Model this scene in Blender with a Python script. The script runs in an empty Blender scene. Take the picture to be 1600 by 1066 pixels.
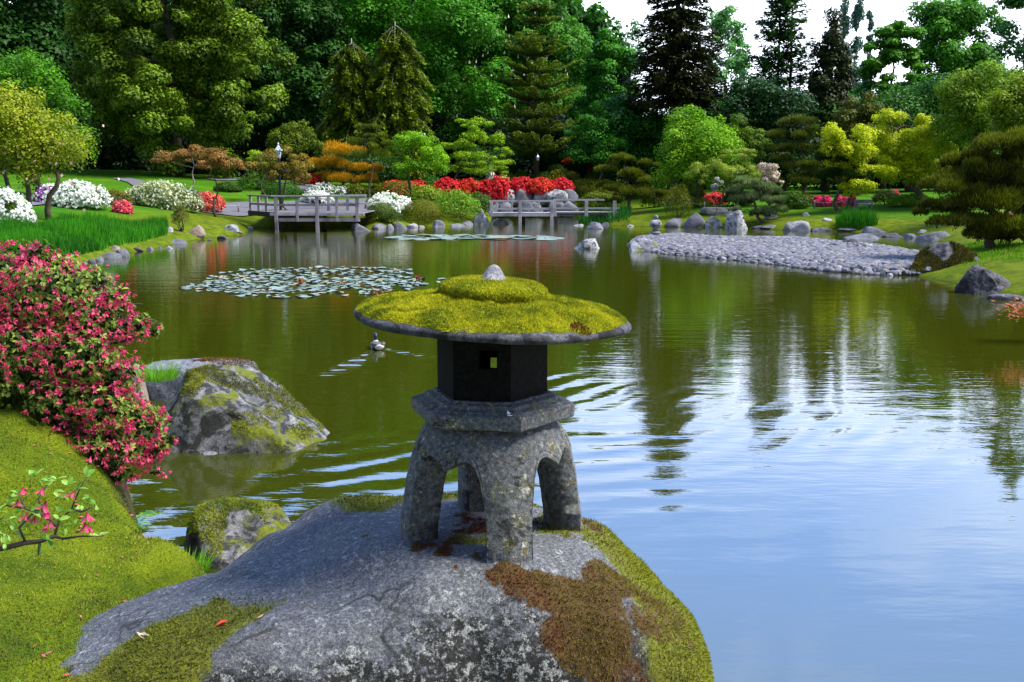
import bpy, bmesh, math, random
import numpy as np
from mathutils import Vector, Matrix

# ------------------------------------------------------------------ camera, sky, sun, exposure
SC = bpy.context.scene
COL = SC.collection
F = 1500.0            # focal length in photo pixels (photo 1600 x 1066)
CZ = 2.2              # camera height above the water
PITCH = math.atan(248.0 / F)
cam_d = bpy.data.cameras.new("camera")
cam_d.sensor_width = 36.0
cam_d.lens = 36.0 * F / 1600.0
cam_d.clip_start = 0.05
cam_d.clip_end = 2000
cam = bpy.data.objects.new("camera", cam_d)
COL.objects.link(cam)
cam.location = (0, 0, CZ)
cam.rotation_euler = (math.pi / 2 - PITCH, 0, 0)
SC.camera = cam
SC.view_settings.view_transform = 'Standard'
SC.view_settings.look = 'None'
SC.view_settings.gamma = 1.0
SC.view_settings.exposure = 1.08
SC.view_settings.use_curve_mapping = False
SC.cycles.max_bounces = 6
SC.cycles.diffuse_bounces = 2
SC.cycles.glossy_bounces = 3
SC.cycles.transmission_bounces = 3
SC.cycles.use_denoising = True
SC.cycles.sample_clamp_indirect = 6

SUN_EL, SUN_AZ = math.radians(53), math.radians(98)     # azimuth from +Y (view direction) towards +X
w = bpy.data.worlds.new("World")
SC.world = w
w.use_nodes = True
nt = w.node_tree
nt.nodes.clear()
L = nt.links.new
out = nt.nodes.new('ShaderNodeOutputWorld')
bg = nt.nodes.new('ShaderNodeBackground')
bg.inputs['Strength'].default_value = 0.065
sky = nt.nodes.new('ShaderNodeTexSky')
sky.sky_type = 'NISHITA'
sky.sun_disc = False
sky.sun_elevation = SUN_EL
sky.sun_rotation = SUN_AZ
sky.dust_density = 0.6
sky.ozone_density = 2.5
tc = nt.nodes.new('ShaderNodeTexCoord')
sep = nt.nodes.new('ShaderNodeSeparateXYZ')
L(tc.outputs['Generated'], sep.inputs[0])
# cloud layer: direction projected on a flat cloud ceiling
def wmath(op, a, b=None, clamp=False):
    n = nt.nodes.new('ShaderNodeMath'); n.operation = op; n.use_clamp = clamp
    for i, v in enumerate((a, b)):
        if v is None: continue
        if isinstance(v, (int, float)): n.inputs[i].default_value = v
        else: L(v, n.inputs[i])
    return n.outputs[0]
zz = wmath('MAXIMUM', wmath('ADD', sep.outputs['Z'], 0.10), 0.02)
cx = wmath('DIVIDE', sep.outputs['X'], zz); cy = wmath('DIVIDE', sep.outputs['Y'], zz)
cmb = nt.nodes.new('ShaderNodeCombineXYZ'); L(cx, cmb.inputs[0]); L(cy, cmb.inputs[1])
cn = nt.nodes.new('ShaderNodeTexNoise'); L(cmb.outputs[0], cn.inputs['Vector'])
cn.inputs['Scale'].default_value = 1.1; cn.inputs['Detail'].default_value = 6; cn.inputs['Roughness'].default_value = 0.55
cn.inputs['Distortion'].default_value = 0.4
lowcloud = wmath('SUBTRACT', 1.0, wmath('DIVIDE', wmath('SUBTRACT', sep.outputs['Z'], 0.17), 0.16, ), True)
hi = wmath('MULTIPLY', wmath('SUBTRACT', cn.outputs['Fac'], 0.44), 4.0, True)
cf = wmath('MAXIMUM', wmath('MULTIPLY', lowcloud, 0.97), wmath('MULTIPLY', hi, 0.75), True)
ccol = nt.nodes.new('ShaderNodeMixRGB')
L(wmath('MULTIPLY', wmath('SUBTRACT', sep.outputs['Z'], 0.16), 4.0, True), ccol.inputs[0])
ccol.inputs[1].default_value = (13.5, 14.5, 16.5, 1)
ccol.inputs[2].default_value = (13.0, 15.5, 20.0, 1)
skyt = nt.nodes.new('ShaderNodeMixRGB'); skyt.inputs[0].default_value = .8
L(sky.outputs[0], skyt.inputs[1]); skyt.inputs[2].default_value = (4.8, 8.8, 19.5, 1)
mx = nt.nodes.new('ShaderNodeMixRGB')
L(cf, mx.inputs[0]); L(skyt.outputs[0], mx.inputs[1]); L(ccol.outputs[0], mx.inputs[2])
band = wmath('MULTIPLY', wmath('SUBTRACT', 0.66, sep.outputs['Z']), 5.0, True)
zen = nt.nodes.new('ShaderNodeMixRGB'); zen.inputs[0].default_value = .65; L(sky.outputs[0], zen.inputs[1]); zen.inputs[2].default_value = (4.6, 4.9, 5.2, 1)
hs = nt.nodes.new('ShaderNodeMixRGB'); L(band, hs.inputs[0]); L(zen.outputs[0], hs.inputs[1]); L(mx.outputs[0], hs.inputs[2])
# thin grey veil in the upper part of the visible band
veil = wmath('MULTIPLY', wmath('SUBTRACT', sep.outputs['Z'], 0.36), 4.5, True)
vm = nt.nodes.new('ShaderNodeMixRGB'); L(wmath('MULTIPLY', veil, 0.75), vm.inputs[0]); L(hs.outputs[0], vm.inputs[1]); vm.inputs[2].default_value = (4.6, 7.6, 15.0, 1); hs = vm
# unseen sky behind the viewer, dimmed to cut fill light and deepen contrast
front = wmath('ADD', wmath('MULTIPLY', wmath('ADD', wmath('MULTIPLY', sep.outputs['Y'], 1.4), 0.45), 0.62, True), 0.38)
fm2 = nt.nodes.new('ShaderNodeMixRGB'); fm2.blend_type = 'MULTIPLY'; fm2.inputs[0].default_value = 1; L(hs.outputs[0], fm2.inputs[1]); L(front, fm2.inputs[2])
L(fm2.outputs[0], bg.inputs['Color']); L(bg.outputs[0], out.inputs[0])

sd = bpy.data.lights.new("sun", 'SUN')
sd.energy = 4.8
sd.angle = math.radians(26)
sd.color = (1.0, 0.95, 0.86)
so = bpy.data.objects.new("sun", sd)
COL.objects.link(so)
sun_dir = Vector((math.sin(SUN_AZ) * math.cos(SUN_EL), math.cos(SUN_AZ) * math.cos(SUN_EL), math.sin(SUN_EL)))
so.rotation_euler = sun_dir.to_track_quat('Z', 'Y').to_euler()

# ------------------------------------------------------------------ projection helpers (turn a photo measurement into metres)
cp, sp = math.cos(PITCH), math.sin(PITCH)
def ray(px, py):
    u = (px - 800) / F; v = (533 - py) / F
    return np.array([u, cp + v * sp, -sp + v * cp])
def at_z(px, py, z=0.0):
    d = ray(px, py); t = (z - CZ) / d[2]
    return np.array([0, 0, CZ]) + d * t
def at_Y(px, py, Y):
    d = ray(px, py); t = Y / d[1]
    return np.array([0, 0, CZ]) + d * t
def mpp(Y, z=1.0):          # metres per photo pixel at distance Y
    return (Y * cp + (CZ - z) * sp) / F

rng = np.random.default_rng(7)
random.seed(7)

# ------------------------------------------------------------------ noise
def _hash(ix, iy, iz, seed):
    n = (ix.astype(np.int64) * 73856093) ^ (iy.astype(np.int64) * 19349663) ^ (iz.astype(np.int64) * 83492791) ^ (seed * 2654435761)
    n = (n ^ (n >> 13)) * 1274126177
    n = n & 0xffffffff
    n = (n ^ (n >> 16)) * 2246822519 & 0xffffffff
    n = n ^ (n >> 13)
    return (n & 0xffff) / 65535.0
def vnoise(p, seed=0):
    i = np.floor(p).astype(np.int64); f = p - i; u = f * f * (3 - 2 * f)
    r = 0
    for dx in (0, 1):
        wx = u[:, 0] if dx else 1 - u[:, 0]
        for dy in (0, 1):
            wy = u[:, 1] if dy else 1 - u[:, 1]
            for dz in (0, 1):
                wz = u[:, 2] if dz else 1 - u[:, 2]
                r = r + wx * wy * wz * _hash(i[:, 0] + dx, i[:, 1] + dy, i[:, 2] + dz, seed)
    return r * 2 - 1
def fbm(p, octv=4, seed=0, gain=0.5):
    r = 0; a = 1; s = 0
    for k in range(octv):
        r = r + a * vnoise(p * (2.0 ** k) + 17.3 * k, seed + k); s += a; a *= gain
    return r / s

# ------------------------------------------------------------------ object helpers
def link(o, parent=None):
    COL.objects.link(o)
    if parent is not None: o.parent = parent
    return o
def tag(o, label=None, cat=None, group=None, kind=None):
    if label: o['label'] = label
    if cat: o['category'] = cat
    if group: o['group'] = group
    if kind: o['kind'] = kind
    return o
def empty(name, loc, label=None, cat=None, group=None, rz=0.0):
    o = bpy.data.objects.new(name, None)
    o.empty_display_size = 0.1
    o.location = loc; o.rotation_euler = (0, 0, rz)
    link(o)
    return tag(o, label, cat, group)
def mesh(name, V, Fc, mats, parent=None, smooth=True, attrs=None, mi=None):
    """V (n,3); Fc (m,3|4) int array or list of such arrays"""
    me = bpy.data.meshes.new(name)
    V = np.asarray(V, dtype=np.float32)
    if not isinstance(Fc, (list, tuple)): Fc = [Fc]
    Fc = [np.asarray(f, dtype=np.int32) for f in Fc if len(f)]
    loops = np.concatenate([f.ravel() for f in Fc])
    tot = np.concatenate([np.full(len(f), f.shape[1], np.int32) for f in Fc])
    start = np.concatenate([[0], np.cumsum(tot)[:-1]]).astype(np.int32)
    me.vertices.add(len(V)); me.vertices.foreach_set('co', V.ravel())
    me.loops.add(len(loops)); me.loops.foreach_set('vertex_index', loops)
    me.polygons.add(len(tot)); me.polygons.foreach_set('loop_start', start)
    try: me.polygons.foreach_set('loop_total', tot)
    except Exception: pass
    if mi is not None: me.polygons.foreach_set('material_index', np.asarray(mi, np.int32))
    me.update(calc_edges=True)
    me.polygons.foreach_set('use_smooth', np.full(len(tot), bool(smooth)))
    for k, a in (attrs or {}).items():
        at = me.attributes.new(k, 'FLOAT', 'POINT'); at.data.foreach_set('value', np.asarray(a, np.float32))
    for m in (mats if isinstance(mats, (list, tuple)) else [mats]): me.materials.append(m)
    me.validate()
    o = bpy.data.objects.new(name, me)
    return link(o, parent)

class MB:
    """collects boxes, tubes, lathes as one mesh"""
    def __init__(s): s.v = []; s.f3 = []; s.f4 = []; s.n = 0
    def add(s, V, f3=None, f4=None):
        V = np.asarray(V, float)
        if f3 is not None and len(f3): s.f3.append(np.asarray(f3, int) + s.n)
        if f4 is not None and len(f4): s.f4.append(np.asarray(f4, int) + s.n)
        s.v.append(V); s.n += len(V); return s
    def box(s, c, size, rz=0.0, bev=0.0, ry=0.0):
        x, y, z = [q / 2 for q in size]
        if bev <= 0:
            V = np.array([[a * x, b * y, d * z] for d in (-1, 1) for b in (-1, 1) for a in (-1, 1)])
            f4 = [[0, 2, 3, 1], [4, 5, 7, 6], [0, 1, 5, 4], [2, 6, 7, 3], [0, 4, 6, 2], [1, 3, 7, 5]]
            f3 = []
        else:
            V = []; idx = {}
            for sx in (-1, 1):
                for sy in (-1, 1):
                    for sz in (-1, 1):
                        for k in range(3):
                            p = [sx * x, sy * y, sz * z]
                            for j in range(3):
                                if j != k: p[j] -= (sx, sy, sz)[j] * bev
                            idx[(sx, sy, sz, k)] = len(V); V.append(p)
            V = np.array(V); f4 = []; f3 = []
            for k in range(3):
                a, b = [(1, 2), (0, 2), (0, 1)][k]
                for sgn in (-1, 1):
                    q = []
                    for sa, sb in ((-1, -1), (1, -1), (1, 1), (-1, 1)):
                        t = [0, 0, 0]; t[k] = sgn; t[a] = sa; t[b] = sb
                        q.append(idx[(t[0], t[1], t[2], k)])
                    f4.append(q)
            for k in range(3):          # edges along axis k
                a, b = [(1, 2), (0, 2), (0, 1)][k]
                for sa in (-1, 1):
                    for sb in (-1, 1):
                        q = []
                        for sg, kk in ((-1, a), (1, a), (1, b), (-1, b)):
                            t = [0, 0, 0]; t[k] = sg; t[a] = sa; t[b] = sb
                            q.append(idx[(t[0], t[1], t[2], kk)])
                        f4.append(q)
            for sx in (-1, 1):
                for sy in (-1, 1):
                    for sz in (-1, 1): f3.append([idx[(sx, sy, sz, k)] for k in range(3)])
        if ry:
            cc, ss = math.cos(ry), math.sin(ry)
            V = V @ np.array([[cc, 0, -ss], [0, 1, 0], [ss, 0, cc]])
        cc, ss = math.cos(rz), math.sin(rz)
        V = V @ np.array([[cc, ss, 0], [-ss, cc, 0], [0, 0, 1]]) + np.array(c)
        return s.add(V, f3, f4)
    def beam(s, p, q, wd, ht, bev=0.004):
        p = np.array(p, float); q = np.array(q, float); d = q - p
        l = np.linalg.norm(d); rz = math.atan2(d[1], d[0]); ry = math.asin(d[2] / l)
        return s.box((p + q) / 2, (l, wd, ht), rz, bev, ry)
    def tube(s, P, R, n=8, cap=True):
        P = np.asarray(P, float); R = np.broadcast_to(np.asarray(R, float), (len(P),))
        T = np.gradient(P, axis=0); T /= np.linalg.norm(T, axis=1)[:, None] + 1e-9
        up = np.array([0, 0, 1.0]) if abs(T[0, 2]) < .9 else np.array([1.0, 0, 0])
        a = np.linspace(0, 2 * np.pi, n, endpoint=False); V = []
        X = np.cross(T[0], up); X /= np.linalg.norm(X)
        for i in range(len(P)):
            X = X - T[i] * (X @ T[i]); X /= np.linalg.norm(X) + 1e-9
            Y = np.cross(T[i], X)
            V.append(P[i] + R[i] * (np.cos(a)[:, None] * X + np.sin(a)[:, None] * Y))
        V = np.concatenate(V); m = len(P); f4 = []
        k = np.arange(n); k2 = (k + 1) % n
        for i in range(m - 1):
            f4.append(np.stack([i * n + k, i * n + k2, (i + 1) * n + k2, (i + 1) * n + k], 1))
        f4 = np.concatenate(f4); f3 = []
        if cap:
            V = np.vstack([V, P[0], P[-1]]); b, t = m * n, m * n + 1
            f3 = np.concatenate([np.stack([np.full(n, b), k2, k], 1), np.stack([np.full(n, t), (m - 1) * n + k, (m - 1) * n + k2], 1)])
        return s.add(V, f3, f4)
    def lathe(s, prof, n=24, c=(0, 0, 0), a0=0.0, cap=True):
        prof = np.asarray(prof, float); a = a0 + np.linspace(0, 2 * np.pi, n, endpoint=False)
        V = np.concatenate([np.stack([r * np.cos(a), r * np.sin(a), np.full(n, z)], 1) for r, z in prof]) + np.array(c)
        k = np.arange(n); k2 = (k + 1) % n; m = len(prof)
        f4 = np.concatenate([np.stack([i * n + k, i * n + k2, (i + 1) * n + k2, (i + 1) * n + k], 1) for i in range(m - 1)])
        f3 = []
        if cap:
            V = np.vstack([V, np.array(c) + [0, 0, prof[0][1]], np.array(c) + [0, 0, prof[-1][1]]]); b, t = m * n, m * n + 1
            f3 = np.concatenate([np.stack([np.full(n, b), k2, k], 1), np.stack([np.full(n, t), (m - 1) * n + k, (m - 1) * n + k2], 1)])
        return s.add(V, f3, f4)
    def build(s, name, mat, parent=None, smooth=False, off=None):
        V = np.concatenate(s.v)
        if off is not None: V = V - np.array(off)
        Fs = []
        if s.f4: Fs.append(np.concatenate(s.f4))
        if s.f3: Fs.append(np.concatenate(s.f3))
        return mesh(name, V, Fs, mat, parent, smooth)

# ------------------------------------------------------------------ materials
class NB:
    def __init__(s, name):
        s.m = bpy.data.materials.new(name); s.m.use_nodes = True
        s.t = s.m.node_tree; s.t.nodes.clear()
        s.out = s.t.nodes.new('ShaderNodeOutputMaterial')
    def n(s, ty, **kw):
        n = s.t.nodes.new(ty)
        for k, v in kw.items(): setattr(n, k, v)
        return n
    def l(s, a, b): s.t.links.new(a, b)
    def sock(s, v, inp):
        if isinstance(v, bpy.types.NodeSocket): s.l(v, inp)
        elif isinstance(v, (int, float)):
            inp.default_value = v if inp.type == 'VALUE' else (v, v, v, 1) if inp.type == 'RGBA' else (v, v, v)
        else: inp.default_value = tuple(v) + ((1,) if inp.type == 'RGBA' and len(v) == 3 else ())
    def mth(s, op, a, b=0.0, clamp=False, c=None):
        n = s.n('ShaderNodeMath', operation=op, use_clamp=clamp); s.sock(a, n.inputs[0]); s.sock(b, n.inputs[1])
        if c is not None: s.sock(c, n.inputs[2])
        return n.outputs[0]
    def mix(s, f, a, b, mode='MIX'):
        n = s.n('ShaderNodeMixRGB', blend_type=mode); s.sock(f, n.inputs[0]); s.sock(a, n.inputs[1]); s.sock(b, n.inputs[2]); return n.outputs[0]
    def ramp(s, f, lo, hi):          # linear ramp to 0..1
        n = s.n('ShaderNodeMapRange'); s.sock(f, n.inputs[0]); n.inputs[1].default_value = lo; n.inputs[2].default_value = hi; return n.outputs[0]
    def noise(s, scale, detail=3, rough=.55, vec=None, dist=0.0):
        n = s.n('ShaderNodeTexNoise'); n.inputs['Scale'].default_value = scale; n.inputs['Detail'].default_value = detail
        n.inputs['Roughness'].default_value = rough; n.inputs['Distortion'].default_value = dist
        s.l(vec if vec is not None else s.pos(), n.inputs['Vector']); return n.outputs['Fac']
    def pos(s):
        if not hasattr(s, '_p'): s._p = s.n('ShaderNodeNewGeometry')
        return s._p.outputs['Position']
    def obj(s):
        if not hasattr(s, '_o'): s._o = s.n('ShaderNodeTexCoord')
        return s._o.outputs['Object']
    def nz(s):
        s.pos(); q = s.n('ShaderNodeSeparateXYZ'); s.l(s._p.outputs['Normal'], q.inputs[0]); return q.outputs['Z']
    def attr(s, name): return s.n('ShaderNodeAttribute', attribute_name=name).outputs['Fac']
    def bump(s, h, strength=.5, dist=.01, nrm=None):
        n = s.n('ShaderNodeBump'); n.inputs['Strength'].default_value = strength; n.inputs['Distance'].default_value = dist
        s.l(h, n.inputs['Height'])
        if nrm is not None: s.l(nrm, n.inputs['Normal'])
        return n.outputs[0]
    def pri(s, col, rough=.8, nrm=None, spec=.3):
        p = s.n('ShaderNodeBsdfPrincipled'); s.sock(col, p.inputs['Base Color']); s.sock(rough, p.inputs['Roughness'])
        p.inputs['Specular IOR Level'].default_value = spec
        if nrm is not None: s.l(nrm, p.inputs['Normal'])
        return p.outputs[0]
    def done(s, sh): s.l(sh, s.out.inputs[0]); return s.m

_leafm = {}
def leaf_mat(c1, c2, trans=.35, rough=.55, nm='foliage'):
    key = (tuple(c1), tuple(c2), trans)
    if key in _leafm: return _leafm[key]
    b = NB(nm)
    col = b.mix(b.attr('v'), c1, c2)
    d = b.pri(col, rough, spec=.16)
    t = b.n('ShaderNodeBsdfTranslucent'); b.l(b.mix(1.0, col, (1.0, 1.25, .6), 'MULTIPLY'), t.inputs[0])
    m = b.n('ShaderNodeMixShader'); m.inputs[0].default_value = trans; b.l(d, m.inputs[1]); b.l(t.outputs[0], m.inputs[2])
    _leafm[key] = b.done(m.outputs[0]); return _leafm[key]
def bark_mat(c=(.05, .035, .025), c2=(.12, .10, .08), nm='bark'):
    b = NB(nm); n = b.noise(9, 5, .7); col = b.mix(n, c, c2)
    return b.done(b.pri(col, .9, b.bump(n, .8, .02), .1))
BARK = bark_mat()
BARK_PALE = bark_mat((.16, .14, .12), (.35, .32, .28), 'pale_bark')

def rock_mat(nm, base=(.20, .215, .26), dark=(.02, .02, .022), light=(.42, .44, .50), moss=None, mossamt=.5, darkamt=.5, scale=1.0, side_dark=0.0):
    b = NB(nm)
    p = b.pos()
    n1 = b.noise(2.2 * scale, 5, .6); n2 = b.noise(28 * scale, 5, .75); n3 = b.noise(7 * scale, 4, .6, dist=.6); n4 = b.noise(160 * scale, 2, .6)
    col = b.mix(b.ramp(n2, .35, .65), base, light)
    col = b.mix(b.ramp(n1, .45, .75), col, [x * .6 for x in base])
    dk = b.ramp(b.mth('ADD', b.mth('MULTIPLY', n3, .65), b.mth('MULTIPLY', n2, .35)), .60 - .13 * darkamt, .68 - .13 * darkamt)
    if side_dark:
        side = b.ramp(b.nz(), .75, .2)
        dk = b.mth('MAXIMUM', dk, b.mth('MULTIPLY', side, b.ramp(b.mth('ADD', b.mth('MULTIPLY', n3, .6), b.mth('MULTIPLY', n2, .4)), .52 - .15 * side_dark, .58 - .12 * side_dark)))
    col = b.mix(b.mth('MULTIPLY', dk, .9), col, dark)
    col = b.mix(b.ramp(n4, .3, .7), b.mix(1.0, col, (.45, .45, .48), 'MULTIPLY'), b.mix(1.0, col, (1.5, 1.5, 1.5), 'MULTIPLY'))
    if moss is not None:
        mn = b.noise(3.0 * scale, 4, .65, dist=.5)
        mf = b.mth('MULTIPLY', b.ramp(mn, .62 - .25 * mossamt, .68 - .25 * mossamt), b.ramp(b.nz(), .05, .45))
        mc = b.mix(b.ramp(n2, .3, .7), [x * .35 for x in moss], moss)
        col = b.mix(mf, col, mc)
    h = b.mth('ADD', b.mth('MULTIPLY', n3, .6), b.mth('ADD', b.mth('MULTIPLY', n2, .35), b.mth('MULTIPLY', n4, .12)))
    return b.done(b.pri(col, .85, b.bump(h, .9, .03 / scale), .25))

# ------------------------------------------------------------------ pond outline and terrain
_pp = [(-0.9, -3.0), (-1.0, 2.6), (-1.05, 3.3), (-1.12, 4.15), (-1.5, 4.62)]      # near bank beneath the lantern boulder (land is to its left)
_pp = [(1.2, -3.0), (1.1, 2.0), (0.2, 3.0), (-0.9, 3.3), (-1.15, 3.8), (-1.28, 4.28), (-1.80, 4.72), (-2.10, 5.2), (-2.35, 5.6)]
for q in [(178, 770), (168, 720), (165, 690), (160, 650), (155, 600), (130, 520), (60, 455), (95, 420), (150, 409), (190, 398), (240, 389), (290, 378),
          (330, 371), (380, 367), (398, 356), (550, 354), (572, 358), (600, 358), (640, 354), (700, 353), (764, 351), (768, 339), (930, 339), (945, 352), (1000, 354),
          (1060, 355), (1170, 357), (1240, 361), (1300, 362), (1370, 364), (1440, 372), (1480, 381), (1475, 392), (1440, 404), (1425, 430), (1505, 446), (1560, 462), (1640, 478)]:
    g = at_z(*q); _pp.append((g[0], g[1]))
_pp += [(13.5, 12), (14, 4), (14, -3)]
POND = np.array(_pp)
SPIT = np.array([at_z(*q)[:2] for q in [(985, 385), (1000, 372), (1060, 368), (1130, 374), (1250, 375), (1330, 383), (1385, 388), (1440, 397), (1500, 405), (1470, 430), (1400, 431), (1300, 425), (1230, 415), (1130, 405), (1040, 397)]])
def sdist(X, Y, poly):            # >0 outside the polygon
    X = X.ravel(); Y = Y.ravel(); d = np.full(X.shape, 1e9); ins = np.zeros(X.shape, bool)
    for i in range(len(poly)):
        a = poly[i]; b_ = poly[(i + 1) % len(poly)]; e = b_ - a
        t = np.clip(((X - a[0]) * e[0] + (Y - a[1]) * e[1]) / (e @ e), 0, 1)
        d = np.minimum(d, np.hypot(X - a[0] - t * e[0], Y - a[1] - t * e[1]))
        c = ((a[1] > Y) != (b_[1] > Y)) & (X < (b_[0] - a[0]) * (Y - a[1]) / (b_[1] - a[1] + 1e-12) + a[0])
        ins ^= c
    return np.where(ins, -d, d)
def gauss(X, Y, c, r, h): return h * np.exp(-(((X - c[0]) ** 2 + (Y - c[1]) ** 2) / r ** 2))
_cm = at_Y(860, 270, 74); _lm = at_Y(140, 262, 66)
def height(X, Y):
    X = np.asarray(X, float); Y = np.asarray(Y, float); sh = X.shape
    x = X.ravel(); y = Y.ravel(); p = np.stack([x, y, x * 0], 1)
    d = sdist(x, y, POND) + .10 * fbm(p * .8, 2, 3) * np.clip(y / 12, .2, 1) + .09 * fbm(p * 2.6, 3, 4) * (y < 12)
    near = 1 / (1 + np.exp(np.clip((y - 11) * 1.5, -50, 50)))
    hn = .60 * (1 - np.exp(-np.maximum(d, 0) / .20)) + gauss(x, y, (-3.4, 5.7), 1.3, .30) + gauss(x, y, (-2.5, 5.25), .55, .12) + (.13 / (1 + np.exp(np.clip(-(y - 4.32 - .12 * np.sin(x * 5)) / .05, -40, 40))) - .03) * (d > .05)
    rt_ = np.clip((x - 2) / 6, 0, 1); rt_ = rt_ * rt_ * (3 - 2 * rt_)
    hf = .28 * (1 - np.exp(-np.maximum(d, 0) / .7)) + (1.45 - .75 * rt_) * (1 - np.exp(-(np.maximum(d, 0) / 7) ** 1.15)) + (.022 + .006 * rt_) * np.maximum(d, 0)
    hf = hf + gauss(x, y, _cm[:2], 12, .7) * (d > 0) + gauss(x, y, _lm[:2], 12, .8) * (d > 0)
    land = hn * near + hf * (1 - near) + .05 * fbm(p * .35, 3, 5) * np.clip(d, 0, 1) + (.02 + .035 * near) * fbm(p * 2.3, 4, 9) * np.clip(d * 3, 0, 1) + .014 * near * fbm(p * 9, 2, 19) * np.clip(d * 3, 0, 1)
    z = np.where(d > 0, land, -.9 * (1 - np.exp(d / .8)))
    ds = sdist(x, y, SPIT)
    zs = np.where(ds < 0, .11 * (1 - np.exp(ds / .4)), -.9 * (1 - np.exp(-ds / .5)))
    z = z + 5.0 * np.clip((y - 92) / 50, 0, 1) ** 1.2 * (np.abs(x) < 400)
    return np.maximum(z, zs).reshape(sh)
def gh(x, y): return float(height(np.array([x]), np.array([y]))[0])
def ong(px, py, y0=14.0, y1=110.0):         # first place where the view ray of a photo measurement meets the land
    ys = np.linspace(y0, y1, 500); d = ray(px, py); t = ys / d[1]
    P = np.array([0, 0, CZ]) + d * t[:, None]
    h = height(P[:, 0], P[:, 1]); k = np.where(P[:, 2] <= np.maximum(h, 0))[0]
    i = k[0] if len(k) else -1
    return np.array([P[i, 0], P[i, 1], max(h[i], 0.0)])

# ground: one sheet, rows closer together near the viewer
nr, ncol = 560, 420
yy = -2 + np.concatenate([np.linspace(0, 10, 250, endpoint=False), 10 + (np.geomspace(1, 260, 310) - 1)])
ss = np.linspace(-1, 1, ncol); ss = np.sign(ss) * (np.abs(ss) * .9 + .9 * np.abs(ss) ** 3)
YY = np.repeat(yy[:, None], ncol, 1); XX = ss[None, :] * (4.5 + .62 * (yy[:, None] + 2))
ZZ = height(XX, YY)
idx = np.arange(nr * ncol).reshape(nr, ncol)
gq = np.stack([idx[:-1, :-1], idx[:-1, 1:], idx[1:, 1:], idx[1:, :-1]], -1).reshape(-1, 4)
b = NB('ground_moss_and_lawn')
n1 = b.noise(.55, 4, .6); n2 = b.noise(14, 5, .7); n3 = b.noise(3.0, 4, .6, dist=.5); n4 = b.noise(90, 3, .7)
lawn = b.mix(b.ramp(n1, .35, .65), (.022, .115, .005), (.075, .165, .007))
moss = b.mix(b.ramp(n3, .35, .65), (.12, .155, .007), (.05, .085, .006))
sepn = b.n('ShaderNodeSeparateXYZ'); b.l(b.pos(), sepn.inputs[0])
yv = sepn.outputs['Y']
edge = b.attr('shore')          # 1 close to the water: moss and soil
base = b.mix(b.ramp(b.mth('ADD', edge, b.mth('MULTIPLY', n1, .25)), .45, .85), lawn, moss)
base = b.mix(b.ramp(b.mth('ADD', n2, b.mth('MULTIPLY', n3, .5)), .85, 1.0), base, (.035, .05, .008))
base = b.mix(b.ramp(n4, .35, .7), b.mix(1.0, base, (.5, .55, .5), 'MULTIPLY'), b.mix(1.0, base, (1.35, 1.3, 1.1), 'MULTIPLY'))
base = b.mix(b.ramp(b.nz(), .55, .2), base, (.035, .028, .018))
under = b.ramp(sepn.outputs['Z'], .03, -.02)
base = b.mix(under, base, (.03, .028, .012))
gmat = b.done(b.pri(base, .95, b.bump(b.mth('ADD', b.mth('MULTIPLY', n2, .6), b.mth('MULTIPLY', n4, .4)), .9, .03), .05))
shore = np.clip(1.15 - np.maximum(sdist(XX, YY, POND), 0) / 5.0, 0, 1)
shore = np.maximum(shore, (YY.ravel() < 12) * 1.0)
gr = mesh('ground', np.stack([XX, YY, ZZ], -1).reshape(-1, 3), gq, gmat, attrs={'shore': shore})
tag(gr, kind='structure')

# ------------------------------------------------------------------ water with the duck's wake and breeze ripples as a height function in metres
DUCK = at_z(590, 545)
wax = np.array([.33, -.944])
b = NB('pond_water')
sx = b.n('ShaderNodeSeparateXYZ'); b.l(b.pos(), sx.inputs[0]); X_, Y_ = sx.outputs['X'], sx.outputs['Y']
dx = b.mth('SUBTRACT', X_, float(DUCK[0])); dy = b.mth('SUBTRACT', Y_, float(DUCK[1]))
wob = b.noise(.9, 2, .5)
a_ = b.mth('ADD', b.mth('ADD', b.mth('MULTIPLY', dx, float(wax[0])), b.mth('MULTIPLY', dy, float(wax[1]))), b.mth('MULTIPLY', wob, .5))
a_ = b.mth('SUBTRACT', a_, .15)
lb = b.mth('SUBTRACT', b.mth('MULTIPLY', dx, float(-wax[1])), b.mth('MULTIPLY', dy, float(-wax[0])))
bb = b.mth('ABSOLUTE', lb)
ap = b.mth('MAXIMUM', a_, .12)
ratio = b.mth('DIVIDE', bb, ap)
q = b.mth('DIVIDE', b.mth('SUBTRACT', ratio, .50), .17)
near_ = b.ramp(ap, 1.6, .5)
win = b.mth('POWER', 2.718, b.mth('MULTIPLY', b.mth('MULTIPLY', q, q), -1.0))
decay = b.mth('DIVIDE', 1.0, b.mth('ADD', 1.0, b.mth('MULTIPLY', ap, .20)))
behind = b.ramp(a_, .0, .25)
ph = b.mth('ADD', b.mth('MULTIPLY', a_, math.cos(.62) * 2 * math.pi / .36), b.mth('MULTIPLY', bb, math.sin(.62) * 2 * math.pi / .36))
div = b.mth('MULTIPLY', b.mth('MULTIPLY', b.mth('SINE', ph), win), b.mth('MULTIPLY', decay, b.mth('ADD', .0085, b.mth('MULTIPLY', near_, .008))))
q2 = b.mth('DIVIDE', ratio, .46)
win2 = b.mth('POWER', 2.718, b.mth('MULTIPLY', b.mth('MULTIPLY', q2, q2), -1.0))
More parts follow.
